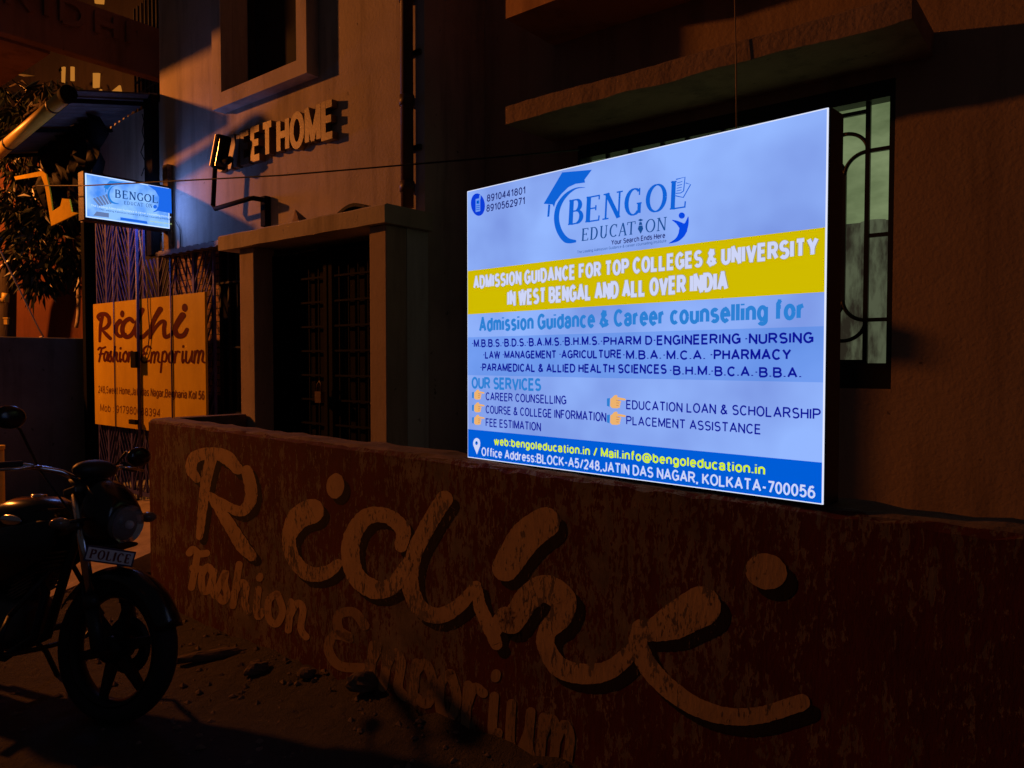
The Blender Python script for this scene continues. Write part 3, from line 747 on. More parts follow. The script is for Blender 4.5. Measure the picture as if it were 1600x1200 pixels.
mb=MB()
fr=.0
mb.fb(F0,A0,FB-.1,FB-.002,foz0,oz1+.15); mb.fb(A1,F1,FB-.1,FB-.002,foz0,oz1+.15); mb.fb(A0,A1,FB-.1,FB-.002,foz0,oz0); mb.fb(A0,A1,FB-.1,FB-.002,oz1,oz1+.15)
sur=mb.build('window_surround',M['cream'],home)
mb=MB(); mb.fb(A0,A1,FB+.16,FB+.18,oz0,oz1)
win=mb.build('window',M['dark'],home)
mb=MB(); am=(A0+A1)/2
for a in (A0+.03,A1-.03): mb.fb(a-.02,a+.02,FB+.12,FB+.16,oz0,oz1)
mb.fb(A0,A1,FB+.115,FB+.12,oz0,oz0+.04)
mb.build('window_frame',M['dark'],win)
# dark inside so nothing shows through
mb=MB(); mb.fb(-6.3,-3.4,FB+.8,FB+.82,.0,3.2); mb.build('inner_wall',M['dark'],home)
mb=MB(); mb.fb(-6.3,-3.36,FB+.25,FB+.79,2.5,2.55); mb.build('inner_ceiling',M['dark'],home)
# raised letters
ffn=lambda a,z:W(a,FB,z)
pL=on_b(347,270,FB); pR=on_b(529,218,FB); zb_=2.945
capz=on_b(526,164,FB-.03).z-on_b(526,220,FB-.03).z
for word,x0,x1 in (('SWEET',347,434),('HOME',444,529)):
    st=sans(word,ga(on_b(x0,250,FB)),ga(on_b(x1,230,FB)),zb_,capz,.21,.3); mb=MB()
    for k,vf in enumerate(st):
        q=extrude2d(vf,ffn,-PV,.045+.0005*k); mb.add(q.v,q.f)
    lab(mb.build('lettering',M['lettergold'],home),'raised %s word of the house name'%('first' if word=='SWEET' else 'second'))
# downpipe
pa=ga(on_b(632,200,FB-.07))
mb=MB(); mb.tube([W(pa,FB-.05,6.9),W(pa,FB-.05,2.40)],.038,12)
for z in (2.52,3.02,3.62,4.25): mb.tube([W(pa,FB-.05,z-.03),W(pa,FB-.05,z+.03)],.045,12)
dp=mb.build('downpipe',M['pipe_brown'],home)
for z in (2.75,3.3,3.95):
    mb=MB(); mb.fb(pa-.075,pa+.075,FB-.02,FB-.003,z-.015,z+.015); mb.build('pipe_clamp',M['iron'],dp)
# porch
PB=2.718
mb=MB(); n=26
sl0,sl1=-4.775,-3.075
for i in range(n): pass
slab=MB(); 
def rough_slab(a0,a1,b0,b1,z0,z1,n,amp,seed):
    mb=MB(); rows=[]
    for i in range(n+1):
        a=a0+(a1-a0)*i/n; j=lambda k:noise.noise(Vector((a*4+seed,k*7.3,seed)))*amp+noise.noise(Vector((a*14+seed,k*7.3,seed)))*amp*.5
        rows.append([W(a,b0+j(1)*.5,z0+j(2)),W(a,b0+j(3)*.5,z1-.01+j(4)),W(a,b0+.015,z1+j(4)),W(a,b1,z1),W(a,b1,z0)])
    for i in range(n):
        for k in range(5): mb.add([rows[i][k],rows[i+1][k],rows[i+1][(k+1)%5],rows[i][(k+1)%5]],[(0,1,2,3)])
    mb.add(rows[0],[tuple(range(5))]); mb.add(rows[-1],[tuple(range(4,-1,-1))]); return mb
rough_slab(sl0,sl1,PB,FB-.003,2.25,2.352,24,.006,2).build('porch_roof',M['concrete'],home)
mb=MB(); mb.fb(-3.255,-3.115,PB+.045,PB+.2,.2,2.248); mb.build('pillar',M['pilaster'],home,bevel=.006)
mb=MB(); mb.fb(-4.585,-4.415,PB+.045,PB+.2,.2,2.248); mb.build('pillar',M['pilaster'],home,bevel=.006)
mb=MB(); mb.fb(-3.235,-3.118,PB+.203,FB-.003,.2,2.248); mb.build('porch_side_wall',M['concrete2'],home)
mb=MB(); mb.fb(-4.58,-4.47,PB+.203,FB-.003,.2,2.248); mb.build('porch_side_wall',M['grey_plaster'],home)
# double iron door
da0,da1,dz0,dz1=-4.44,-3.26,.30,2.20
dm=(da0+da1)/2+.03
for (x0,x1) in ((da0+.01,dm-.008),(dm+.008,da1-.01)):
    mb=MB(); b0=2.92
    mb.fb(x0,x1,b0+.02,b0+.026,dz0,dz1)
    lf=mb.build('door_leaf',M['iron2'],home)
    mb=MB()
    for x in (x0+.018,x1-.018): mb.bar(W(x,b0,dz0),W(x,b0,dz1),.034,PV)
    k=6
    for i in range(1,k): mb.bar(W(x0+(x1-x0)*i/k,b0,dz0),W(x0+(x1-x0)*i/k,b0,dz1),.009,PV)
    for i in range(13): 
        z=dz0+.02+(dz1-dz0-.04)*i/12; mb.bar(W(x0,b0-.004,z),W(x1,b0-.004,z),.012,PV)
    mb.build('door_grille',M['doorgrille'],lf)
mb=MB(); mb.box(W(dm-.03,2.86,1.27),(.06,.03,.07),Matrix.Rotation(FR,3,'Z')); mb.tube([W(dm-.05,2.86,1.30),W(dm-.05,2.86,1.35),W(dm-.03,2.86,1.37),W(dm-.01,2.86,1.35),W(dm-.01,2.86,1.30)],.006,8)
mb.build('padlock',mat('rusty_padlock',(.12,.05,.03),.6,.4,20),home)

# things lying on the porch roof
mb=MB()
ta,tb=-3.48,-3.02
P=[]
for i in range(13):
    t=i/12; P.append((-3.62+.36*t,2.352+.005+.055*math.sin(math.pi*min(1,t*1.05))))
vs=[];n=len(P)
for (a,z) in P: vs+=[W(a,2.80,z),W(a,3.02,z),W(a,3.02,z-.02 if z>2.375 else 2.353),W(a,2.80,z-.02 if z>2.375 else 2.353)]
for i in range(n-1):
    for k in range(4): mb.add([vs[4*i+k],vs[4*i+4+k],vs[4*i+4+(k+1)%4],vs[4*i+(k+1)%4]],[(0,1,2,3)])
mb.add(vs[:4],[(0,1,2,3)]); mb.add(vs[-4:],[(3,2,1,0)])
tag(mb.build('roof_tile',M['tarp']),'dark curved roof tile lying on the porch roof edge','roof tile')
mb=MB(); mb.add([W(-3.95,2.74,2.353),W(-3.88,2.74,2.353),W(-3.85,2.80,2.353),W(-3.93,2.80,2.353),W(-3.93,2.75,2.43)],[(0,1,2,3),(0,1,4),(1,2,4),(2,3,4),(3,0,4)])
tag(mb.build('tile_shard',M['chajja']),'small pointed broken shard on the porch roof','shard')

# ================================================================ FLOODLIGHT AIMED AT THE LETTERS
fl_=thing('floodlight','black floodlight on a bent pipe arm aimed at the raised letters','floodlight',on_b(420,352,FB),(0,0,FR))
q0=on_b(420,330,FB)
mb=MB(); a=q0.dot(EV); mb.fb(a-.03,a+.03,FB-.05,FB-.002,on_b(420,355,FB).z,on_b(420,308,FB).z); mb.build('wall_bracket',M['iron2'],fl_,bevel=.004)
t0=W(a,FB-.055,on_b(420,314,FB).z); t1=on_b(333,327,FB-.13); t2=on_b(336,262,FB-.13); t3=on_b(347,246,FB-.13)
mb=MB(); mb.tube([t0,W(a,FB-.12,t0.z),W(a-.03,FB-.13,t0.z),t1+EV*.03,t1+Vector((0,0,.03)),t2,t3],.017,10); mb.build('pipe_arm',M['iron2'],fl_)
hc=on_b(345,238,FB-.13)
Mx=Matrix.Rotation(FR,3,'Z')@Matrix.Rotation(R(22),3,'Y')
mb=MB(); mb.box(hc,(.055,.11,.25),Mx); hd=mb.build('lamp_head',M['iron2'],fl_,bevel=.018)
mb=MB(); mb.box(hc+Mx@Vector((.031,0,0)),(.006,.09,.2),Mx); mb.build('lens',plain('dark_glass',(.02,.02,.02),.1),hd)
mb=MB(); mb.box(hc-Mx@Vector((.031,0,0)),(.006,.1,.23),Mx); mb.build('back_rim',mat('worn_aluminium',(.32,.3,.28),.4,.3,20,.1,90,metal=.7),hd)
mb=MB(); mb.tube([t3+Vector((0,0,-.02)),t3+EV*.07+Vector((0,0,-.045)),t3+EV*.12+Vector((0,0,-.03))],.022,10); mb.build('swivel',M['iron2'],fl_)

# ================================================================ SMALL SIGN AT RIGHT ANGLES
SA=-6.11
sb0=on_a(131,300,SA).dot(PV); sb1=FB-.03
szt=on_a(200,283,SA).z; 
zt=(on_a(136,272,SA).z+on_a(268,294,SA).z)/2; zbm=(on_a(139,343,SA).z+on_a(270,355,SA).z)/2
ss=thing('hanging_sign','small glowing blue shop sign projecting from the house front under the awning','shop sign',W(SA-.05,FB,zbm-.02),(0,0,FR))
mb=MB(); mb.fb(SA-.105,SA-.004,sb0,sb1,zbm-.022,zt+.018); mb.build('cabinet',M['iron'],ss,bevel=.004)
SB=emit2('small_sign_pale',(.06,.26,.92),(.28,.56,1.12),7); SD=emit('small_sign_blue',(.012,.14,.82)); SW=emit('small_sign_white',(.62,.85,1.4)); ST=emit('small_sign_dark_blue',(.008,.06,.26)); SG=emit('small_sign_grey',(.13,.2,.42)); SY=emit('small_sign_lime',(.5,.7,.3))
mb=MB(); mb.fb(SA-.004,SA,sb0+.012,sb1-.012,zbm,zt); mb.build('acrylic_sheet',SW,ss)
mb=MB(); mb.fb(SA-.109,SA-.1052,sb0+.004,sb1-.012,zbm,zt); mb.build('rear_sheet',SW,ss)
afn=lambda u,v:on_a(u,v,SA)
s_=Sheet(lambda b,z:W(SA,b,z),EV,.001); s_.add(poly((sb0+.02,zbm+.008),(sb1-.02,zbm+.008),(sb1-.02,zt-.008),(sb0+.02,zt-.008))); s_.build('print_background',SB,ss)
d1=lambda x,y:(120+x/9.412,255+y/9.412)
s_=Sheet(afn,EV,.0016,.0001); s_.add(poly(d1(1385,380),d1(1395,740),d1(1190,700),d1(1210,500),d1(1150,400),d1(1040,320)))
s_.add(poly(d1(640,795),d1(1030,855),d1(1040,895),d1(640,835)))
lab(s_.build('print_panel',SD,ss),'deep blue print area')
s_=Sheet(afn,EV,.0016,.0001)
for k in range(5): s_.add(poly(d1(235+45*k,520-14*k),d1(265+45*k,510-14*k),d1(355+40*k,620-8*k),d1(330+40*k,635-8*k)))
s_.add(poly(d1(290,710),d1(470,735),d1(470,800),d1(240,770)))
lab(s_.build('print_panel',SG,ss),'grey printed steps')
s_=Sheet(afn,EV,.0022,.0001)
q1=1/9.412
s_.add(poly(d1(490,255),d1(680,285),d1(600,310),d1(520,310),d1(470,360),d1(455,392),d1(388,352)))
s_.add(poly(d1(415,370),d1(432,372),d1(428,430),d1(416,430)))
s_.add(ribbon([d1(*p) for p in [(600,325),(520,345),(470,420),(470,500),(520,575),(620,600)]],[2*q1,14*q1,26*q1,30*q1,30*q1,6*q1],True,False))
lab(s_.build('logo',emit('small_sign_logo',(.02,.22,.75)),ss),'blue mortarboard emblem')
s_=Sheet(afn,EV,.0022,.0001)
def d1w(L_): return [(c,d1(a,0)[0],d1(b,0)[0]) for c,a,b in L_]
serif_word(s_,d1w([('B',558,645),('E',668,745),('N',768,865),('G',885,975),('O',990,1090),('L',1105,1190)]),(d1(560,505),d1(1190,590)),(d1(560,385),d1(1190,480)),.17,.08,13)
serif_word(s_,d1w([('E',690,725),('D',735,775),('U',785,825),('C',835,875),('A',880,925),('T',930,970),('O',1010,1050),('N',1060,1100)]),(d1(690,605),d1(1100,660)),(d1(690,560),d1(1100,600)),.15,.09,5)
lab(s_.build('logo_lettering',ST,ss),'dark blue serif lettering')
s_=Sheet(afn,EV,.0022,.0001)
s_.add(disc(d1(1150,640),3)); s_.add(ribbon([d1(1190,640),d1(1180,690),d1(1120,720)],[.6,3,.5],True,False)); lab(s_.build('logo_figure',SD,ss),'small blue figure')
s_=Sheet(afn,EV,.0024,.0001)
def sline(txt,a,b,cap,m,bold,nm):
    pa_,pb_=on_a(*d1(*a),SA),on_a(*d1(*b),SA); c=on_a(*d1(a[0],a[1]-cap),SA).z-pa_.z
    s=Sheet(lambda x,z:W(SA,x,z),EV,.0024)
    for v in sans(txt,pa_.dot(PV),pb_.dot(PV),(pa_.z+pb_.z)/2,c,.16): s.add(v)
    return lab(s.build('lettering',m,ss),nm)
sline('The Leading Admission Guidance & career counselling Institute',(210,655),(1370,790),30,SW,.02,'white line of lettering')
sline('The Leading Admission Guidance & career counselling Institute',(330,705),(1370,830),22,ST,.02,'dark line of lettering')
sline('bengoleducation.in',(1080,865),(1390,905),26,SY,.02,'lime line of lettering')
for sg,pw in ((1,SIGN_W),(-1,SIGN_W*.45)):  # added lamps in front of both sign faces boost its blue spill
    al=bpy.data.lights.new('sign_spill_lamp','AREA'); al.shape='RECTANGLE'; al.size=.34; al.size_y=zt-zbm-.03; al.energy=pw; al.color=(.17,.32,1.0)
    ao=bpy.data.objects.new('sign_spill_lamp',al); COL.objects.link(ao); ao.parent=ss
    ao.matrix_local=root_matrix(ss).inverted()@Matrix.LocRotScale(W(SA+.008 if sg>0 else SA-.115,sb1-.21,(zt+zbm)/2),Matrix(((-sg*PV.x,0,-sg*EV.x),(-sg*PV.y,0,-sg*EV.y),(0,1,0))).to_quaternion(),None)
mb=MB(); pa1=ga(on_b(267,300,FB)); mb.fb(pa1-.045,pa1+.035,FB-.045,FB-.002,2.42,3.13); mb.build('wall_post',mat('rusty_angle_iron',(.38,.22,.08),.7,.7,22,.4,60,col2=(.05,.03,.02)),ss)

# cable from the awning past the small sign to the right house
mb=MB()
W0=[on_b(58,290,2.25),on_b(135,290,2.30),on_b(270,283,2.42),on_b(440,274,2.60),on_b(630,258,2.85),on_b(760,247,3.05),on_b(905,234,3.50)]
mb.tube([W0[0].lerp(W0[0],0)]+W0[1:],.0045,6)
tag(mb.build('cable',M['wirem']),'thin black cable stretched across the house front past the glowing blue sign','cable')

# ================================================================ LOW SHOP FRONT: WALL, AWNING, GATES, YELLOW BOARD
shop=thing('shop_building','single storey shop front with a pink washed wall under the tin awning','shop',W(-7.1,FB,0),(0,0,FR))
mb=MB(); mb.fb(-8.0,HL-.004,FB+.004,FB+.2,2.87,3.70); mb.build('wall',M['cream'],shop)
mb=MB(); mb.fb(-8.0,-7.93,FB+.004,FB+.2,.0,2.868); mb.build('pillar',M['iron2'],shop)
mb=MB(); mb.fb(-6.50,-6.36,FB-.06,FB+.002,2.40,3.75); mb.build('corner_post',M['iron2'],shop)
mb=MB(); mb.fb(-8.0,-5.75,FB+.42,FB+.44,.2,2.7); lab(mb.build('back_wall',M['dark'],shop),'dark back of the shop')
mb=MB(); mb.fb(-6.75,-5.72,FB+.30,FB+.34,1.2,2.5); mb.build('patterned_screen',M['woven'],shop)
mb=MB(); mb.fb(-8.0,-4.75,FB+.1,FB+.9,.2,.3); mb.build('threshold',M['grey_plaster'],shop)
# crack in the wall, drawn as a thin dark tube
mb=MB(); cr=[on_b(222,178,FB),on_b(225,190,FB),on_b(222,205,FB),on_b(226,220,FB),on_b(220,238,FB),on_b(228,255,FB),on_b(221,275,FB)]
mb.tube([p for p in cr],.004,5); tag(mb.build('wall_crack',M['wirem']),'thin crooked crack down the pink wall beneath the awning, drawn as a dark tube','wire')

mb=MB(); mb.tube([on_b(273,344,FB-.02),on_b(281,358,FB-.012),on_b(282,372,FB-.01),on_b(281.5,394,FB-.01)],.004,5); tag(mb.build('sign_lead',M['wirem']),'short black lead running down the wall from the small blue sign','wire')
aw=thing('awning','corrugated tin awning with a yellow gutter pipe along its lower edge','awning',W(-7.2,FB,3.4),(0,0,FR))
mb=MB(); na=90
def awp(t,s): # t along from right(0) to left(1), s from wall(0) to edge(1)
    a=-6.36-1.75*t; zw=3.76-.17*t; ze=3.60-.20*t
    return a,FB-.004-.70*s,zw+(ze-zw)*s
rows=[]
for i in range(na+1):
    t=i/na; dz=.016*math.sin(i*2*math.pi/4.5)
    rows.append([W(*awp(t,0))+Vector((0,0,dz)),W(*awp(t,1))+Vector((0,0,dz))])
for i in range(na):
    a,b=rows[i],rows[i+1]
    mb.add([a[0],b[0],b[1],a[1]],[(0,1,2,3)],True); up=Vector((0,0,.003))
    mb.add([a[0]+up,b[0]+up,b[1]+up,a[1]+up],[(3,2,1,0)],True)
mb.build('tin_sheet',M['tin'],aw)
g0=on_b(102,150,2.33); g1=on_b(-30,262,2.30)
mb=MB(); mb.tube([g0,g0.lerp(g1,.5),g1],.052,16)
mb.build('gutter_pipe',M['pvc'],aw)
for t in (.12,.62): 
    mb=MB(); c=g0.lerp(g1,t); d=(g1-g0).normalized(); mb.tube([c-d*.012,c+d*.012],.056,16)
    mb.build('gutter_clip',M['iron'],aw)
mb=MB(); d=(g1-g0).normalized(); mb.tube([g0-d*.075,g0+d*.002],.06,16); mb.build('gutter_cap',M['iron2'],aw)
mb=MB()
for t in (.06,.5,.94):
    a_,b_,z_=awp(t,0); a2,b2,z2=awp(t,.97); mb.bar(W(a_,FB-.01,z_-.05),W(a2,b2,z2-.04),.03)
mb.bar(W(*awp(0,.95))-Vector((0,0,.045)),W(*awp(1,.95))-Vector((0,0,.045)),.03)
mb.build('bracket',M['iron2'],aw)
# torn tarpaulin bunched below the awning
mb=MB(); n=26; rows=[]
top=[on_b(60+120*i/n,205-8*i/n,2.85) for i in range(n+1)]
for i in range(n+1):
    a=-8.0+1.22*i/n; h=.42+.22*abs(math.sin(i*1.3))+.12*noise.noise(Vector((i*.6,0,0)))
    r=[]
    for j in range(9):
        s=j/8; r.append(W(a+.04*noise.noise(Vector((i*.4,j*.5,1))),2.78+.07*math.sin(i*1.7+j*.6)+.06*noise.noise(Vector((i*.5,j*.4,4))),3.60-.02*math.sin(i)-h*s))
    rows.append(r)
for i in range(n):
    for j in range(8): mb.add([rows[i][j],rows[i+1][j],rows[i+1][j+1],rows[i][j+1]],[(0,1,2,3)],True)
tp=mb.build('tarpaulin',M['tarp']); tag(tp,'bunched black tarpaulin hanging below the tin awning','tarpaulin')
so=tp.modifiers.new('thick','SOLIDIFY'); so.thickness=.008
# yellow cutout standing in for a lamplit patch of wall
P=[(22,276),(66,267),(72,272),(78,300),(82,330),(94,322),(97,310),(108,311),(112,331),(122,333),(80,353),(70,290),(64,275),(24,281)]
mb=MB(); bs=2.42
tri=[(0,1,12,13),(1,2,11,12),(2,3,11),(3,4,10,11),(4,5,8,10),(5,6,7,8),(8,9,10)]
Pf=[on_b(u,v,bs) for u,v in P]; Pb=[p+PV*.01 for p in Pf]
mb.add(Pf,tri); mb.add(Pb,[tuple(reversed(t)) for t in tri])
for i in range(len(P)):
    j=(i+1)%len(P); mb.add([Pf[i],Pf[j],Pb[j],Pb[i]],[(0,1,2,3)])
tag(mb.build('lit_wall_patch',mat('lit_patch_yellow',(.80,.55,.02),.8,.25,5,.2,40,spec=.05)),'yellow sheet standing in for a lit patch of wall left of the glowing blue sign','sheet')

# lattice gate
gate=thing('lattice_gate','tall violet blue iron lattice gate of the shop','gate',W(-6.7,3.0,.28),(0,0,FR))
GB=3.02; gz0,gz1=.31,2.86
va=[ga(on_b(u,500,2.95)) for u in (141,173,213,263,322)]
mb=MB()
for i,a in enumerate(va):
    top=gz1 if a<-6.15 else 2.37
    mb.bar(W(a,GB,gz0),W(a,GB,top),.018,PV)
mb.bar(W(va[0],GB,gz0+.02),W(va[-1],GB,gz0+.02),.03,PV); mb.bar(W(va[0],GB,gz1-.02),W(-6.2,GB,gz1-.02),.03,PV)
mb.build('gate_frame',M['blueiron'],gate)
for i in range(4):
    x0,x1=va[i],va[i+1]; c=(x0+x1)/2; top=gz1 if x1<-6.1 else 2.36; h=(x1-x0)/2
    mb=MB(); mb.bar(W(c,GB,gz0),W(c,GB,top),.03,PV)
    mb.bar(W((x0+c)/2,GB+.012,gz0),W((x0+c)/2,GB+.012,top),.008,PV); mb.bar(W((x1+c)/2,GB+.012,gz0),W((x1+c)/2,GB+.012,top),.008,PV)
    z=gz0-.35
    while z<top-.05:
        for x in (x0,x1):
            za_,zb_2=max(z,gz0),min(z+.5,top)
            if zb_2-za_<.05: continue
            fa,fb_=(za_-z)/.5,(zb_2-z)/.5
            mb.bar(W(c+(x-c)*fa,GB-.006,za_),W(c+(x-c)*fb_,GB-.006,zb_2),.009,PV)
        z+=.125
    mb.build('lattice_panel',M['blueiron'],gate)
# yellow board
ys0=on_b(146,478,2.965); zt_=(on_b(146,478,2.965).z+on_b(320,453,2.965).z)/2; zb2=(on_b(152,661,2.965).z+on_b(228,674,2.965).z)/2
ba0,ba1=ga(on_b(147,560,2.965)),ga(on_b(321,560,2.965))
brd=thing('shop_board','yellow hand painted shop board fixed across the lattice gate','shop sign',W((ba0+ba1)/2,2.98,zb2),(0,0,FR))
mb=MB(); mb.fb(ba0,ba1,2.965,2.985,zb2,zt_); mb.build('board',M['yellow'],brd)
ffb=lambda u,v:on_b(u,v,2.965)
k2=lambda x,y:(120+x/5.714,360+y/5.714)
s2=Sheet(ffb,-PV,.001,.0001); j2=1/5.714
for P,wd in [([(205,800),(190,770),(215,748),(260,750),(285,775)],[20,26,30,32,30]),([(228,770),(212,860),(205,990)],[26,26,18]),([(288,775),(290,830),(262,868),(225,880)],[28,30,28,18]),([(225,885),(265,930),(300,965)],[16,28,26]),
 ([(385,810),(355,850),(352,910),(385,945),(435,925)],[36,32,28,28,20]),([(505,815),(470,790),(420,830),(408,900),(440,950),(490,930),(530,850)],[28,34,34,34,34,32,26]),([(585,710),(555,780),(530,870),(540,945),(590,950),(650,890)],[36,34,34,34,32,26]),
 ([(745,705),(700,780),(670,860),(655,955)],[42,36,30,28]),([(660,940),(710,860),(755,815),(785,820),(780,880),(790,950),(840,930),(880,880)],[22,26,28,30,30,30,28,24]),([(945,760),(900,830),(878,890),(905,940),(955,935),(985,885)],[50,44,38,40,36,28])]:
    s2.add(ribbon([k2(*p) for p in P],[q*j2*1.22 for q in wd]))
s2.add(disc(k2(407,745),3.3,5.5)); s2.add(disc(k2(965,690),4.4,6.5))
lab(s2.build('name_lettering',M['boardred'],brd),'dark red brush script shop name')
s2=Sheet(ffb,-PV,.001,.0001)
xw=lambda L_:[(k2(a,0)[0],k2(b,0)[0]) for a,b in L_]
hand(s2,'Fashion',xw([(180,245),(235,280),(275,320),(320,375),(372,405),(405,460),(455,520)]),(k2(180,1170),k2(520,1172)),(k2(180,1045),k2(520,1030)),3.2)
lab(s2.build('second_line_lettering',M['boardred'],brd),'dark red first word of the second line')
s2=Sheet(ffb,-PV,.001,.0001)
hand(s2,'Emporium',xw([(565,660),(655,745),(750,810),(812,870),(868,925),(930,965),(962,1040),(1040,1145)]),(k2(565,1180),k2(1145,1182)),(k2(565,1035),k2(1145,1005)),3.2)
lab(s2.build('second_line_lettering',M['boardred'],brd),'dark red last word of the second line')
def bline(txt,a,b,cap):
    s=Sheet(lambda x,z:W(x,2.965,z),-PV,.001,.00002)
    p,q=on_b(*a,2.965),on_b(*b,2.965); c=on_b(a[0],a[1]-cap,2.965).z-p.z
    for v in sans(txt,ga(p),ga(q),(p.z+q.z)/2,c,.15,.25,.1): s.add(v)
    lab(s.build('address_lettering',M['boardfade'],brd),'small faded address line')
bline('248,Sweet Home,Jatindas Nagar,Belgharia Kol 56',(154,614),(319,624),11)
bline('Mob : 917980088394',(157,642),(250,652),11)
# rods standing in front of the board
for (u,r_,m_,lb) in ((173.5,.0045,'blueiron','thin rod of the gate in front of the board, nearest its left end'),(213,.014,'blueiron','thick blue rod with a bolt in front of the middle of the yellow board'),(263,.0065,'blueiron','slim rod in front of the right half of the yellow board')):
    a=ga(on_b(u,560,2.93)); mb=MB(); mb.tube([W(a,2.963-r_,.32),W(a,2.963-r_,2.36 if u>250 else 2.84)],r_,10)
    o=mb.build('gate_rod',M[m_],gate); lab(o,lb)
a=ga(on_b(213,560,2.93)); mb=MB(); mb.box(W(a,2.915,on_b(213,562,2.9).z),(.10,.03,.14),Matrix.Rotation(FR,3,'Z')); mb.build('gate_lock',M['iron2'],gate,bevel=.008)
mb=MB(); mb.box(W(a-.05,2.92,on_b(209,660,2.9).z),(.13,.03,.04),Matrix.Rotation(FR,3,'Z')); mb.build('gate_bolt',M['iron2'],gate,bevel=.006)
mb=MB(); mb.tube([on_b(217,360,2.952),on_b(222,400,2.952),on_b(230,435,2.952),on_b(231,480,2.952),on_b(234,520,2.952),on_b(231,545,2.952),on_b(226,560,2.952)],.005,6)
tag(mb.build('loose_cable',M['copper']),'loose pale cable dangling over the yellow shop board','cable')
# dark folding gate right of the board
fg=thing('folding_gate','narrow dark folding iron gate between the yellow board and the porch pillar','gate',W(-5.1,3.1,.3),(0,0,FR))
fa0,fa1=ga(on_b(326,500,3.08)),-4.60
mb=MB(); mb.fb(fa0,fa1,3.2,3.21,.3,2.38); mb.build('backing_sheet',M['iron2'],fg)
mb=MB()
for i in range(9):
    a=fa0+(fa1-fa0)*i/8; mb.bar(W(a,3.12,.3),W(a,3.12,2.37),.02,PV)
mb.build('gate_bar',M['iron'],fg)
for z in (.6,1.1,1.6,2.1):
    mb=MB(); mb.bar(W(fa0,3.10,z),W(fa1,3.10,z),.014,PV); mb.build('cross_bar',M['iron'],fg)
mb=MB()
for i in range(24):
    a=-6.12+1.33*i/24; mb.fb(a,a+1.33/24+.0005,FB-.16,FB-.004,2.345+.006*(i%2),2.383+.006*(i%2))
mb.build('lintel_sheet',M['tin'],fg)

# ================================================================ RUST PAINTED HOUSE ON THE RIGHT
RB=3.624
rh=thing('rust_house','rust painted house behind the big signboard with a concrete sunshade over its window','house',W(-.9,RB,0),(0,0,FR))
ra0,ra1,rz0,rz1=-2.43,-.757,1.372,2.74
mb=MB(); mb.fb(-3.14,ra0,RB,RB+.2,.2,6.5); mb.fb(ra1,5.0,RB,RB+.2,.2,6.5); mb.fb(ra0,ra1,RB,RB+.2,.2,rz0); mb.fb(ra0,ra1,RB,RB+.2,rz1,6.5)
mb.build('wall',M['rust'],rh)
ch=rough_slab(-2.6,-.612,RB-.45,RB-.002,2.795,2.895,60,.010,9); ch.build('sunshade',M['chajja'],rh)
ub=rough_slab(-2.6,3.2,RB-.45,RB-.002,3.36,4.3,20,.003,4); ub.build('balcony',M['slab'],rh)
# window
mb=MB(); t=.055
mb.fb(ra0,ra0+.02,RB+.0,RB+.08,rz0,rz1); mb.fb(ra1-.022,ra1,RB+.0,RB+.08,rz0,rz1); mb.fb(ra0+.02,ra1-.022,RB+.0,RB+.08,rz0,rz0+.115); mb.fb(ra0+.02,ra1-.022,RB+.0,RB+.08,rz1-.075,rz1)
wf=mb.build('window_frame',M['black'],rh)
def lit(name,c1,c2,sc,st,p0=.35,p1=.65,stretch=(1,1,1)):
    m=bpy.data.materials.new(name); m.use_nodes=True; t=m.node_tree; t.nodes.clear()
    e=t.nodes.new('ShaderNodeEmission'); o=t.nodes.new('ShaderNodeOutputMaterial'); n=tex(t,sc,5,.6,stretch)
    t.links.new(mixc(t,ramp(t,n.outputs[0],p0,p1).outputs[0],c1,c2),e.inputs[0]); e.inputs[1].default_value=st; t.links.new(e.outputs[0],o.inputs[0]); return m
LP=lit('lit_frosted_pane',L((82,96,64)),L((122,137,98)),2.2,1.0,stretch=(1,1,2))
LC=lit('backlit_curtain',L((40,36,28)),L((78,84,64)),9,1.0,.4,.6,stretch=(1.6,1.6,.5))
mb=MB(); zc=on_b(1350,346,RB+.1).z; mb.fb(ra0+.02,ra1-.005,RB+.12,RB+.125,zc,rz1-.01); lab(mb.build('window_pane',LP,wf),'pale green lit pane')
mb=MB(); n=60; pr=None
for i in range(n):
    a0=ra0+.02+(ra1-ra0-.025)*i/n; a1=ra0+.02+(ra1-ra0-.025)*(i+1)/n
    f=lambda a:RB+.115+.012*math.sin(a*38)
    mb.add([W(a0,f(a0),rz0+.02),W(a1,f(a1),rz0+.02),W(a1,f(a1),zc+.006*math.sin(a1*20)),W(a0,f(a0),zc+.006*math.sin(a0*20))],[(0,1,2,3)],True)
lab(mb.build('curtain',LC,wf),'backlit patterned half curtain')
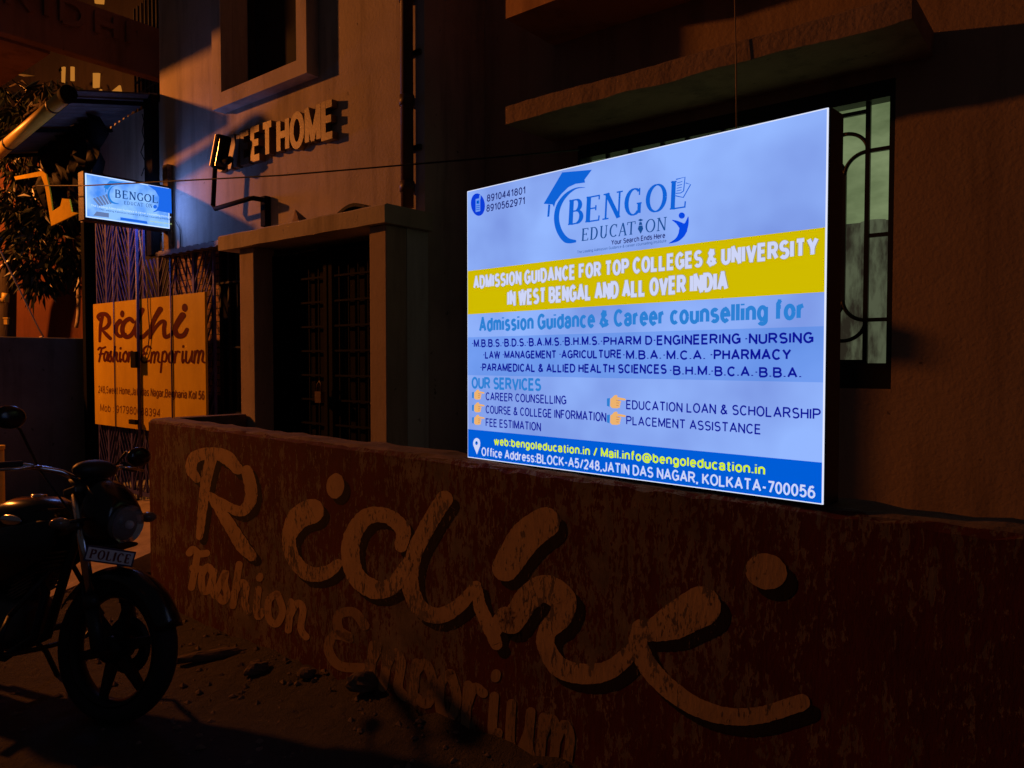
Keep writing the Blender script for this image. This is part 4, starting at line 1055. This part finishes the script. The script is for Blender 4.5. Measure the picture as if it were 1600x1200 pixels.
# ornamental grille: cells mirrored along the window
gb=RB+.035
pz=lambda v,u=1352:on_b(u,v,gb).z
pa_=lambda u,v=400:ga(on_b(u,v,gb))
mb=MB(); xr=pa_(1388); xm=pa_(1354); xl=pa_(1318)
wd=.017
def bar2(a0,z0,a1,z1,ww=wd): mb.bar(W(a0,gb,z0),W(a1,gb,z1),ww,PV)
zs=dict(t=pz(178,1335),a=pz(237),c=pz(369),b=pz(500),f=pz(565,1335))
cell=xr-xm; half=xm-xl
x=xm; first=True; k=0
while x>ra0+.1:
    bar2(x,rz0+.1,x,rz1-.06,.02)
    if k==0:
        for z in (zs['a'],zs['c'],zs['b']): bar2(x,z,xr+.02,z)
    sgn=-1
    for z in (zs['t'],zs['f']): bar2(x,z,x-half*2,z)
    def arcp(cx,cz,r,a0,a1): return [W(cx+r*math.cos(R(a0+(a1-a0)*i/10)),gb,cz+r*1.25*math.sin(R(a0+(a1-a0)*i/10))) for i in range(11)]
    r=half
    for s_ in (0,1):
        xc=x if s_==0 else x-2*half; d=-1 if s_==0 else 1
        def q(p): return p
        def AR(cz,up,conv):
            P=[]
            for i in range(11):
                t=i/10*math.pi/2
                # from the bar (xc) to the cell middle
                if conv: P.append(W(xc+d*r*math.sin(t),gb,cz+up*r*.95*(1-math.cos(t))))
                else: P.append(W(xc+d*r*(1-math.cos(t)),gb,cz+up*r*.95*math.sin(t)))
            return P
        for cz,up in ((zs['a'],1),(zs['b'],-1)):
            mb.tube(AR(cz,up,False),.0095,6); mb.tube(AR(cz,-up,True),.0095,6)
    bar2(x-half,zs['b']+r*.95,x-half,zs['a']-r*.95)
    x-=2*half; k+=1
    if k%1==0 and x>ra0+.1:
        bar2(x,rz0+.1,x,rz1-.06,.02)
    x-=cell*1.6
mb.build('window_grille',M['black'],wf)
# wire hanging in front of the sunshade
mb=MB(); mb.tube([on_b(1148,-10,RB-.47),on_b(1150,100,RB-.47),on_b(1151,235,RB-.46)],.003,6)
tag(mb.build('hanging_wire',M['copper']),'thin vertical wire hanging in front of the concrete sunshade','wire')

# ================================================================ UPPER LEFT: OLD HOUSE WITH LETTERED BALCONY
old=thing('old_house','dark old house above the awning with a lettered balcony parapet','house',W(-8,3.9,3.0),(0,0,FR))
mb=MB(); mb.fb(-15,-6.33-.006,3.9,4.1,3.0,7.2); mb.build('wall',M['shade_dark'],old)
ca=-6.9; z4b=(on_a(208,110,ca).z+on_a(20,76,ca).z)/2; z4t=on_a(205,29,ca).z
z4b=on_a(206,110,ca).z
mb=MB(); mb.fb(ca-.12,ca,1.95,3.9,z4b,z4t); pp=mb.build('parapet',M['ridhi'],old,bevel=.01)
mb=MB(); mb.fb(-9.2,ca-.124,1.95,2.07,z4b,z4t); mb.build('parapet',M['ridhi'],old,bevel=.01)
mb=MB(); mb.fb(-9.2,ca-.124,2.08,2.5,z4b-.02,z4b+.06); mb.build('balcony_floor',M['ridhi'],old)
cfn=lambda b,z:W(ca,b,z)
p,q=on_a(12,28,ca),on_a(200,68,ca)
mb=MB()
for k,vf in enumerate(sans('RIDHI',p.dot(PV),q.dot(PV),on_a(190,66,ca).z,on_a(172,26,ca).z-on_a(172,62,ca).z,.2,.42)):
    q_=extrude2d(vf,cfn,EV,.03+.0004*k); mb.add(q_.v,q_.f)
lab(mb.build('lettering',M['ridhi'],pp),'raised plaster letters')
# slatted screen and stair railing behind
mb=MB()
for i in range(44): 
    b=3.1+i*.0; a=-8.0+i*.04; mb.bar(W(a,3.75,z4t-.05),W(a,3.75,z4t+.9),.02,PV)
lab(mb.build('slatted_screen',M['shade_dark'],old),'upright wooden slats')
mb=MB()
r0=on_b(211,93,3.5); r1=on_b(258,60,3.5)
mb.bar(r0,r1,.05,PV)
for i in range(9):
    p=r0.lerp(r1,i/8); mb.bar(p,p+Vector((0,0,.5)),.018,PV)
    p2=p-Vector((0,0,.09*1)); mb.bar(p2,p2-Vector((0,0,.5)),.016,PV)
for k in range(4): mb.bar(r0-Vector((0,0,.12+.12*k)),r1-Vector((0,0,.12+.12*k)),.014,PV)
mb.build('stair_railing',M['iron'],old)
WARM=emit('warm_lit_window',L((176,110,40)),1.0)
for P in ([(145,114),(154,114),(153,136),(145,137)],[(146,150),(157,139),(157,156),(146,156)],[(175,142),(186,133),(191,156),(177,156)],[(147,-6),(161,-6),(160,6),(148,5)],[(110,104),(114,104),(114,126),(110,126)],[(96,105),(100,104),(99,130),(96,128)]):
    mb=MB(); f=[on_b(u,v,3.88) for u,v in P]; g=[x+PV*.02 for x in f]
    mb.hexa(g+f); mb.build('lit_opening',WARM,old)

# ================================================================ FAR LEFT: RED WALL, GREY WALL, PIPES, TREE
RY=8.9
rw_=thing('red_wall','brick red painted wall behind the tree at the far left','wall',(-6.5,RY,0))
mb=MB(); mb.box((-7.0,RY+.1,1.3),(6.0,.2,2.9)); mb.build('lower_wall',M['red'],rw_)
mb=MB(); zt2=depth(60,460,RY).z; mb.box((-7.0,RY+.09,(zt2+4.1)/2+.05),(6.02,.26,4.1-zt2-.1)); mb.build('upper_wall',M['red'],rw_)
gw=MB(); gaA=-8.35; zt3=1.73
gw.fb(gaA-.12,gaA,2.0,3.75,-.1,zt3); tag(gw.build('grey_wall',plaster('dark_grey_plaster',(.15,.145,.14),(.07,.068,.066),st=.8),bevel=.02),'grey plastered low wall in shadow below the red wall','wall')  # mottled grey, darker than the other grey plaster
def dp(u,v,y): return depth(u,v,y)
mb=MB(); mb.tube([dp(121,404,8.75),dp(122.5,450,8.75),dp(123,470,8.75),dp(122.5,490,8.75),dp(121,503,8.75),dp(119,512,8.75)],.022,10); mb.tube([dp(123,462,8.75),dp(123,466,8.75)],.03,10)
tag(mb.build('drain_pipe',M['whitepipe']),'pale upright drain pipe on the red wall left of the gate','pipe')
mb=MB(); mb.tube([dp(-30,470,8.0),dp(6,470,8.0)],.028,10); mb.tube([dp(8,472,8.0),dp(9,458,8.0)],.036,12)
tag(mb.build('pipe_elbow',M['pvc']),'yellowed pipe elbow sticking in from the left edge','pipe')
mb=MB(); mb.box(dp(10,503,7.6),(.035,.03,.05)); mb.box(dp(10,497,7.6),(.05,.035,.012)); tag(mb.build('tap_box',M['pvc']),'tiny yellowed box on the wall just under the pipe elbow','box')
mb=MB(); mb.tube([dp(-25,340,7.2),dp(0,391,7.3),dp(60,513,7.6),dp(68,526,7.65)],.0075,6); mb.tube([dp(68,526,7.65),dp(62,527,7.65)],.009,6)
tag(mb.build('guy_wire',M['whitepipe']),'pale slanting guy wire in front of the red wall','wire')
mb=MB(); mb.tube([dp(-2,700,5.6),Vector((*dp(-2,700,5.6).xy,0))],.035,12); mb.tube([dp(-2,702,5.6),dp(-2,696,5.6)],.042,12)
tag(mb.build('yellow_post',M['pvc']),'short yellow post behind the motorcycle at the left edge','post')

def leaf_cluster(mb,c,rng,n,spread,droop):
    for _ in range(n):
        d=Vector((rng.gauss(0,1),rng.gauss(0,1),rng.gauss(0,.7))).normalized()
        p=Vector(c)+d*spread*rng.random()
        ax=(d*.8+Vector((rng.uniform(-.4,.4),rng.uniform(-.4,.4),-droop*rng.uniform(.5,1.5)))).normalized()
        ln=rng.uniform(.13,.24); wd=ln*rng.uniform(.20,.32); sd=ax.cross(Vector((rng.uniform(-1,1),rng.uniform(-1,1),rng.uniform(-.3,1)))).normalized()
        nn=sd.cross(ax)
        m=p+ax*ln*.45-nn*.012; e_=p+ax*ln+Vector((0,0,-.02))
        mb.add([p,m+sd*wd/2,e_,m-sd*wd/2,m+nn*.008],[(0,1,4),(1,2,4),(2,3,4),(3,0,4)])
tr=thing('mango_tree','dark drooping leafed tree between the red wall and the tin awning','tree',(-5.5,8.45,0))
rng=random.Random(3)
mb=MB(); tk=[Vector((-5.9,8.6,0)),Vector((-5.85,8.55,1.2)),Vector((-5.75,8.5,2.4)),Vector((-5.5,8.45,3.4)),Vector((-5.3,8.5,4.4))]
mb.tube(tk,[.13,.11,.09,.07,.04],10)
tips=[]
spots=[(22,395,8.1),(50,410,8.05),(70,420,8.1),(30,360,8.2),(60,375,8.15),(90,385,8.2),(110,400,8.2),(15,330,8.2),(40,335,8.3),(75,350,8.3),(100,345,8.3),(130,420,8.2),(128,395,8.3),(10,300,8.3),(45,305,8.4),(85,315,8.4),(20,170,8.6),(45,190,8.6),(70,150,8.6),(25,220,8.6),(10,250,8.5),(50,240,8.5),(95,140,8.7),(5,140,8.6),(60,440,8.1),(80,330,8.2),(118,330,8.3),(35,270,8.4)]
for (u,v,y) in spots:
    c=dp(u,v,y); tips.append(c); b=tk[3] if c.z<3.6 else tk[4]
    mid=(b+c)/2+Vector((0,0,.18)); mb.tube([b,mid,c],[.025,.014,.006],6)
mb.build('trunk',M['bark'],tr)
mb=MB()
for c in tips: leaf_cluster(mb,c,rng,64,.25,.8)
mb.build('crown',M['leaf'],tr)

# ================================================================ RUBBLE BY THE WALL
def rock(name,c,d,seed,rz,label,m=None,group='stones lying on the dirt by the low wall'):
    mb=MB(); mb.ell((0,0,0),(d[0]/2,d[1]/2,d[2]/2),None,14,9)
    for v in mb.v:
        k=1+.35*noise.noise(v*9/max(d)*.25+Vector((seed,0,0)))+.25*noise.noise(v*30/max(d)*.3+Vector((0,seed,0)))
        v*=k; v.z=max(v.z,-d[2]*.3)
    mb.sm=[False]*len(mb.sm)
    Mr=Matrix.Rotation(rz,3,'Z'); mb.v=[Mr@v+Vector((c[0],c[1],gz(c[0],c[1])+d[2]*.3)) for v in mb.v]
    return tag(mb.build(name,m or M['stone']),label,'stone',group)
g=lambda u,v:hit(u,v,(0,0,0.03),Vector((0,0,1)))
rock('rubble_stone',g(572,1112),(.17,.09,.10),1,.3,'squared brown lump at the foot of the low wall below the middle letters')
rock('rubble_stone',g(400,1058),(.12,.08,.06),2,.9,'flat stone on the dirt in front of the low wall, right of the front wheel')
rock('rubble_stone',g(330,1030),(.34,.07,.05),3,.4,'long thin slab of rubble lying between the front wheel and the low wall')
rock('rubble_stone',g(480,1075),(.08,.06,.05),4,.1,'small stone on the dirt between the flat stone and the squared lump')
for i,(x,y,s,lb) in enumerate(((-4.6,6.6,.22,'largest lump of the earth heap behind the motorcycle tank'),(-4.95,6.9,.17,'smaller earth lump at the left of the heap behind the motorcycle'),(-4.2,6.75,.15,'earth lump at the right of the heap behind the motorcycle'))):
    rock('earth_lump',(x,y),(s*2.4,s*1.6,s*1.1),10+i,i*.7,lb,None,'lumps of the earth heap')
mb=MB(); rg=random.Random(11)
for _ in range(900):
    t=rg.uniform(-1.2,4.6); d=abs(rg.gauss(0,.42)) if rg.random()<.7 else rg.uniform(0,1.8)
    p=WL+WE*t+WN*(d+.01); r=rg.choice((.004,.006,.008,.012,.018)); z=gz(p.x,p.y)+r*.2
    q=[Vector((p.x+r*rg.uniform(.6,1.4)*math.cos(a),p.y+r*rg.uniform(.6,1.4)*math.sin(a),z)) for a in (0,1.25,2.5,3.8,5.1)]
    mb.add(q+[Vector((p.x,p.y,z+r*rg.uniform(.4,.9)))],[(0,1,5),(1,2,5),(2,3,5),(3,4,5),(4,0,5)])
kind(mb.build('grit',M['stone']),'stuff')

# ================================================================ MOTORCYCLE
HX=Vector((.94,-.34,0)).normalized(); FA=Vector((-1.668,3.03,0)); 
LEAN=R(-8)
root=FA-HX*.62
bike=thing('motorcycle','black motorcycle leaning on its stand in front of the low wall','motorcycle',(root.x,root.y,.0),(LEAN,0,math.atan2(HX.y,HX.x)))
BM=root_matrix(bike); BI=BM.inverted()
K=dict(black=mat('gloss_black_paint',(.006,.006,.007),.22,.1,6,0), rub=mat('tyre_rubber',(.012,.012,.014),.8,.3,30,.4,90), alloy=mat('black_alloy',(.02,.02,.022),.4,.2,20,.05,90,metal=.6),
 chrome=plain('chrome',(.6,.6,.63),.2,1.0), grey=mat('engine_alloy',(.10,.10,.105),.45,.3,14,.2,60,metal=.7), seat=mat('seat_vinyl',(.012,.011,.011),.65,.3,30,.3,120),
 plastic=mat('matt_black_plastic',(.012,.012,.013),.5,.2,30,.1,120), amber=plain('smoked_clear_lens',(.16,.13,.11),.12), red=plain('red_lens',(.4,.01,.01),.15))
Kglass=bpy.data.materials.new('headlight_glass'); Kglass.use_nodes=True
p_=Kglass.node_tree.nodes['Principled BSDF']; p_.inputs['Alpha'].default_value=.22; p_.inputs['Roughness'].default_value=.04; p_.inputs['IOR'].default_value=1.5; p_.inputs['Base Color'].default_value=(.6,.62,.68,1)
def bb(mb,name,m,par=bike,bevel=0): return mb.build(name,m,par,local=True,bevel=bevel)
def wheel(x,w_,name):
    mb=MB(); r=.30; t=w_/2
    prof=[(.226,-t*.6),(.25,-t*.95),(.272,-t),(.288,-t*.8),(.297,-t*.4),(.30,0),(.297,t*.4),(.288,t*.8),(.272,t),(.25,t*.95),(.226,t*.6)]
    mb.lathe(prof,(0,0,0),(0,1,0),48)
    wh=bpy.data.objects.new(name,None); COL.objects.link(wh); wh.parent=bike; wh.location=(x,0,.30)
    bb(mb,'tyre',K['rub'],wh)
    mb=MB(); mb.lathe([(.226,-t*.62),(.232,-t*.75),(.222,-t*.75),(.205,-t*.3),(.205,t*.3),(.222,t*.75),(.232,t*.75),(.226,t*.62)],(0,0,0),(0,1,0),48)
    mb.lathe([(.0,-.05),(.05,-.05),(.055,-.02),(.055,.02),(.05,.05),(.0,.05)],(0,0,0),(0,1,0),20)
    bb(mb,'rim',K['alloy'],wh)
    for k in range(6):
        a=k*math.pi/3+.3; c_,s_=math.cos(a),math.sin(a); mb=MB(); T=Vector((c_,0,s_)); N=Vector((-s_,0,c_))
        for sgn in ((1,) ):
            p0,p1=T*.05,T*.212
            w0,w1=.026,.017
            mb.hexa([p0-N*w0+Vector((0,-.016,0)),p0+N*w0+Vector((0,-.016,0)),p0+N*w0+Vector((0,.016,0)),p0-N*w0+Vector((0,.016,0)),p1-N*w1+Vector((0,-.011,0)),p1+N*w1+Vector((0,-.011,0)),p1+N*w1+Vector((0,.011,0)),p1-N*w1+Vector((0,.011,0))])
        bb(mb,'spoke',K['alloy'],wh,.004)
    mb=MB(); mb.lathe([(.12,.058),(.12,.062),(.06,.062),(.06,.058)],(0,0,0),(0,1,0),32,closed=True); bb(mb,'brake_disc',K['grey'],wh)
    return wh
wheel(.62,.095,'front_wheel'); wheel(-.65,.11,'rear_wheel')
# forks
for s in (-1,1):
    mb=MB(); mb.tube([(.62,s*.088,.30),(.56,s*.088,.47)],.027,14); mb.tube([(.56,s*.088,.47),(.545,s*.088,.52)],.031,14); bb(mb,'fork_slider',K['plastic'])
    mb=MB(); mb.tube([(.545,s*.088,.52),(.395,s*.088,.95)],.019,14); bb(mb,'fork_tube',K['chrome'])
mb=MB(); mb.box((.44,0,.80),(.07,.25,.03),Matrix.Rotation(R(-19),3,'Y')); mb.box((.395,0,.94),(.07,.23,.03),Matrix.Rotation(R(-19),3,'Y')); bb(mb,'fork_clamp',K['grey'],bevel=.006)
# front fender
mb=MB(); vs=[];n=22;cs=9
for i in range(n+1):
    a=R(22+128*i/n)
    for j in range(cs):
        q=-1+2*j/(cs-1); rr=.335-.035*q*q*1.3; vs.append((.62+math.cos(a)*rr,q*.072,.30+math.sin(a)*rr))
mb.add(vs,[(i*cs+j,i*cs+j+1,(i+1)*cs+j+1,(i+1)*cs+j) for i in range(n) for j in range(cs-1)],True)
o=bb(mb,'front_fender',K['black']); so=o.modifiers.new('thick','SOLIDIFY'); so.thickness=.004
# headlight fairing
mb=MB(); mb.loft([(.40,0,.86,.05,.10),(.44,0,.86,.095,.135),(.49,0,.855,.115,.135),(.54,0,.84,.115,.12),(.585,0,.82,.10,.095),(.60,0,.815,.085,.08)],24,2.5); fair=bb(mb,'headlight_fairing',K['black'])
mb=MB(); mb.ell((.60,0,.81),(.045,.088,.076),None,24,12); hl=bb(mb,'headlight',Kglass)
mb=MB(); mb.lathe([(.0,-.03),(.03,-.027),(.06,-.012),(.082,.012)],(.607,0,.81),(1,0,-.05),28); bb(mb,'reflector',plain('bright_reflector',(.8,.82,.88),.07,1.0),hl)
mb=MB(); mb.ell((.625,0,.81),(.018,.018,.018)); bb(mb,'bulb',plain('frosted_bulb',(.6,.62,.7),.2),hl)
mb=MB(); vs=[]
for i in range(9):
    t=i/8
    for j in range(9):
        q=-1+2*j/8; vs.append((.575-.16*t-.07*q*q,q*(.112-.03*t),.885+.13*t-.03*q*q))
mb.add(vs,[(i*9+j,i*9+j+1,(i+1)*9+j+1,(i+1)*9+j) for i in range(8) for j in range(8)],True)
o=bb(mb,'visor',K['plastic'],fair); so=o.modifiers.new('thick','SOLIDIFY'); so.thickness=.004
mb=MB(); mb.loft([(.46,0,.72,.06,.02),(.56,0,.715,.075,.022),(.625,0,.725,.055,.012)],16); bb(mb,'chin_cowl',K['black'],fair)
# number plate position plate with the word
pc=BI@depth(172,869,2.88); 
PX=Vector((.94,-.34,0)); 
plate_right=(depth(211,874,2.93)-depth(135,863,2.86)); pr_=(BI.to_3x3()@plate_right); hw=pr_.length/2; pr_.normalize()
pu=Vector((0,0,1))-pr_*pr_.z; pu.normalize(); pn=pr_.cross(pu); 
if (BI@CAM-pc).dot(pn)<0: pn=-pn
ph=.030
mb=MB(); mb.hexa([pc-pr_*hw-pu*ph-pn*.004,pc+pr_*hw-pu*ph-pn*.004,pc+pr_*hw-pu*ph,pc-pr_*hw-pu*ph,pc-pr_*hw+pu*ph-pn*.004,pc+pr_*hw+pu*ph-pn*.004,pc+pr_*hw+pu*ph,pc-pr_*hw+pu*ph])
pt=bb(mb,'front_plate',mat('plate_dark_border',(.03,.03,.10),.5,.2,20,0),bevel=.0)
pfn=lambda x,y:pc+pr_*x+pu*y
def psheet(vf_l,name,m,lift):
    s=Sheet(pfn,pn,lift,.00005)
    for vf in vf_l: s.add(vf)
    return s.mb.build(name,m,pt,local=True)
i_=.006
psheet([poly((-hw+i_,-ph+i_),(hw-i_,-ph+i_),(hw-i_,ph-i_),(-hw+i_,ph-i_))],'plate_face',mat('plate_white',(.85,.83,.88),.45,.2,30,0),.0008)
PL=[]
xs_=[(-.80,-.56),(-.48,-.22),(-.14,.06),(.14,.24),(.32,.54),(.62,.82)]
for chh,(x0,x1) in zip('POLICE',xs_):
    X0,X1=x0*hw,x1*hw; y0=-.017; H=.034
    if chh=='P':
        st=[([(.2,0),(.2,1)],.22),([(0,.04),(.42,.04)],.1),([(0,.96),(.5,.96)],.1),([(.2,.5),(.6,.5)],.1),([(.55,.96),(.85,.85),(.85,.62),(.55,.5)],.22)]
    elif chh=='I': st=[([(.5,0),(.5,1)],.24),([(.1,.04),(.9,.04)],.1),([(.1,.96),(.9,.96)],.1)]
    else: st=serif(chh,.22,.1)
    for P,wd in st:
        wl=[wd]*len(P) if isinstance(wd,(int,float)) else wd
        PL.append(ribbon([(X0+(X1-X0)*x,y0+H*y) for x,y in P],[q*H*.9 for q in wl],False,False))
psheet(PL,'plate_lettering',mat('plate_letter_red',(.16,.01,.02),.5,.2,30,0),.0016)
# tank, seat, panels
mb=MB(); mb.loft([(.27,0,.80,.05,.05),(.24,0,.80,.09,.08),(.15,0,.795,.135,.105),(.03,0,.785,.145,.11),(-.08,0,.77,.125,.09),(-.17,0,.76,.085,.055)],28,2.6); tank=bb(mb,'fuel_tank',K['black'])
mb=MB(); mb.lathe([(.0,.012),(.03,.012),(.034,.0)],(.08,0,.893),(0,0,1),20); bb(mb,'tank_cap',K['chrome'],tank)
for s in (-1,1):
    mb=MB(); mb.ell((.10,s*.139,.80),(.07,.006,.022)); bb(mb,'tank_badge',K['chrome'],tank)
mb=MB(); mb.loft([(-.10,0,.80,.09,.03),(-.2,0,.785,.12,.04),(-.42,0,.785,.14,.045),(-.62,0,.82,.13,.045),(-.82,0,.85,.10,.04),(-.86,0,.86,.07,.02)],22,2.8); bb(mb,'seat',K['seat'])
mb=MB(); mb.loft([(-.12,0,.68,.10,.09),(-.3,0,.68,.12,.09),(-.55,0,.74,.11,.06),(-.8,0,.79,.07,.035)],20,3); bb(mb,'side_panel',K['black'])
mb=MB(); mb.ell((-.87,0,.80),(.03,.07,.035)); bb(mb,'tail_light',K['red'])
mb=MB(); mb.tube([(-.5,.13,.85),(-.75,.13,.90),(-.92,.09,.93),(-.95,0,.935),(-.92,-.09,.93),(-.75,-.13,.90),(-.5,-.13,.85)],.012,8); bb(mb,'grab_rail',K['chrome'])
mb=MB(); vs=[]
for i in range(n+1):
    a=R(60+115*i/n)
    for j in range(cs):
        q=-1+2*j/(cs-1); rr=.345-.03*q*q; vs.append((-.65+math.cos(a)*rr,q*.08,.30+math.sin(a)*rr))
mb.add(vs,[(i*cs+j,i*cs+j+1,(i+1)*cs+j+1,(i+1)*cs+j) for i in range(n) for j in range(cs-1)],True)
o=bb(mb,'rear_fender',K['plastic']); so=o.modifiers.new('thick','SOLIDIFY'); so.thickness=.004
# frame + engine
mb=MB(); mb.tube([(.38,0,.90),(.30,0,.62),(.22,0,.30),(.05,0,.22),(-.25,0,.24),(-.3,0,.45),(-.28,0,.70)],.02,10); mb.tube([(.36,0,.82),(.1,0,.74),(-.28,0,.70),(-.8,0,.76)],.02,10); bb(mb,'frame',K['plastic'])
mb=MB(); mb.loft([(-.24,0,.36,.09,.10),(-.15,0,.36,.13,.125),(.02,0,.35,.135,.13),(.12,0,.35,.11,.11),(.16,0,.35,.06,.07)],20,3); en=bb(mb,'engine',K['grey'])
for k in range(9):
    mb=MB() if k==0 else mb; mb.box((.09+.012*k,0,.46+.021*k),(.16,.15,.008),Matrix.Rotation(R(-28),3,'Y'))
mb.tube([(.08,0,.44),(.18,0,.64)],.05,16); bb(mb,'cylinder_fins',K['grey'],en)
for s_y in (-1,1):
    mb=MB(); mb.loft([(-.20,s_y*.10,.60,.012,.10),(-.05,s_y*.125,.63,.02,.13),(.12,s_y*.135,.66,.02,.12),(.26,s_y*.12,.72,.015,.09),(.33,s_y*.10,.76,.008,.05)],14,3); bb(mb,'tank_shroud',K['black'])
mb=MB(); mb.loft([(-.2,0,.58,.09,.10),(0,0,.6,.10,.12),(.12,0,.62,.09,.10)],16,3); bb(mb,'air_box',K['plastic'])
mb=MB(); mb.tube([(.17,-.05,.58),(.27,-.07,.50),(.27,-.10,.32),(.15,-.13,.23),(-.2,-.15,.24),(-.4,-.16,.28)],.019,10); mb.tube([(-.38,-.16,.275),(-.45,-.165,.29),(-.88,-.175,.40),(-.9,-.175,.405)],[.025,.045,.05,.03],14); bb(mb,'exhaust',K['alloy'])
for s in (-1,1):
    mb=MB(); mb.bar((-.22,s*.09,.36),(-.65,s*.11,.30),.035); bb(mb,'swingarm',K['plastic'])
    mb=MB(); mb.tube([(-.55,s*.12,.36),(-.44,s*.12,.68)],.022,10); bb(mb,'rear_shock',K['chrome'])
mb=MB(); mb.tube([(.24,-.2,.42),(.26,-.24,.36),(.22,-.2,.26),(.18,0,.24),(.22,.2,.26),(.26,.24,.36),(.24,.2,.42),(.27,.05,.6),(.27,-.05,.6),(.24,-.2,.42)],.011,8); bb(mb,'crash_guard',K['plastic'])
mb=MB(); mb.tube([(-.05,.12,.25),(-.02,.2,.16),(.0,.26,.035)],.012,8); bb(mb,'side_stand',K['plastic'])
mb=MB(); mb.tube([(.0,-.12,.27),(.0,-.27,.27)],.018,8); mb.tube([(.0,.12,.27),(.0,.27,.27)],.018,8); bb(mb,'foot_peg',K['rub'])
# handlebar, levers, mirrors, indicators, instruments
hb=[(.22,-.37,1.03),(.28,-.26,1.045),(.345,-.12,1.02),(.37,-.05,.985),(.37,.05,.985),(.345,.12,1.02),(.28,.26,1.045),(.22,.37,1.03)]
mb=MB(); mb.tube(hb,.0115,10); hbo=bb(mb,'handlebar',K['chrome'])
for s in (-1,1):
    mb=MB(); mb.tube([(.285,s*.25,1.044),(.215,s*.378,1.029)],.019,12); bb(mb,'grip',K['rub'],hbo)
    mb=MB(); mb.tube([(.33,s*.20,1.04),(.32,s*.30,1.03),(.27,s*.39,1.02)],.006,8); bb(mb,'lever',K['chrome'],hbo)
    mb=MB(); mb.tube([(.49,s*.10,.83),(.49,s*.2,.82)],.008,8); ind=bb(mb,'indicator_stalk',K['plastic'])
    mb=MB(); mb.ell((.495,s*.225,.82),(.032,.04,.024)); bb(mb,'indicator_lens',K['amber'],ind)
mb=MB(); mb.ell((.40,0,1.03),(.05,.11,.045)); bb(mb,'instrument_pod',K['plastic'])
for tgt,start,lb in ((depth(15,652,2.86),(.30,-.2,1.05),'right'),(depth(217,714,3.45),(.30,.2,1.05),'left')):
    c=BI@tgt; mb=MB(); sx=Vector(start); mid=sx.lerp(c,.55)+Vector((-.02,0,.04)); mb.tube([sx,mid,c-Vector((0,0,.02))],.006,8); st=bb(mb,'mirror_stem',K['plastic'])
    mb=MB(); mb.ell(c,(.024,.066 if lb=='right' else .066,.046),None,20,12); bb(mb,'mirror_head',K['black'],st)
    mb=MB(); mb.ell(c-Vector((.020,0,0)),(.006,.056,.037),None,20,10); bb(mb,'mirror_glass',K['chrome'],st)
mb=MB(); mb.tube([(.30,-.19,1.03),(.36,-.16,.95),(.43,-.12,.85),(.48,-.09,.7),(.53,-.11,.5),(.6,-.10,.36)],.004,6); mb.tube([(.30,.19,1.03),(.40,.15,.93),(.42,.06,.82)],.004,6); bb(mb,'brake_cable',K['rub'])

# ================================================================ THE STREET LAMP THAT LIGHTS THE LANE
lampT=thing('street_lamp','tall street lamp with an orange sodium bulb','street lamp',(-10.2,6.9,0))
mb=MB(); mb.tube([(-10.2,6.9,0),(-10.2,6.9,4.6),(-10.0,6.85,4.8),(-9.0,6.65,4.85)],[.07,.055,.04,.035],12); mb.build('pole',M['iron'],lampT)
mb=MB(); mb.lathe([(.03,.22),(.10,.20),(.17,.10),(.20,.0)],(LAMP.x,LAMP.y,LAMP.z+.08),(0,0,1),24); mb.build('lamp_shade',M['iron'],lampT)
mb=MB(); mb.tube([(-9.0,6.65,4.85),(LAMP.x,LAMP.y,LAMP.z+.29)],.03,10); mb.build('arm_tip',M['iron'],lampT)
li=bpy.data.lights.new('sodium_light','POINT'); li.energy=LAMP_POWER; li.color=LAMP_COL; li.shadow_soft_size=.10
lo=bpy.data.objects.new('sodium_light',li); COL.objects.link(lo); lo.parent=lampT; lo.location=LAMP-Vector((-10.2,6.9,0))
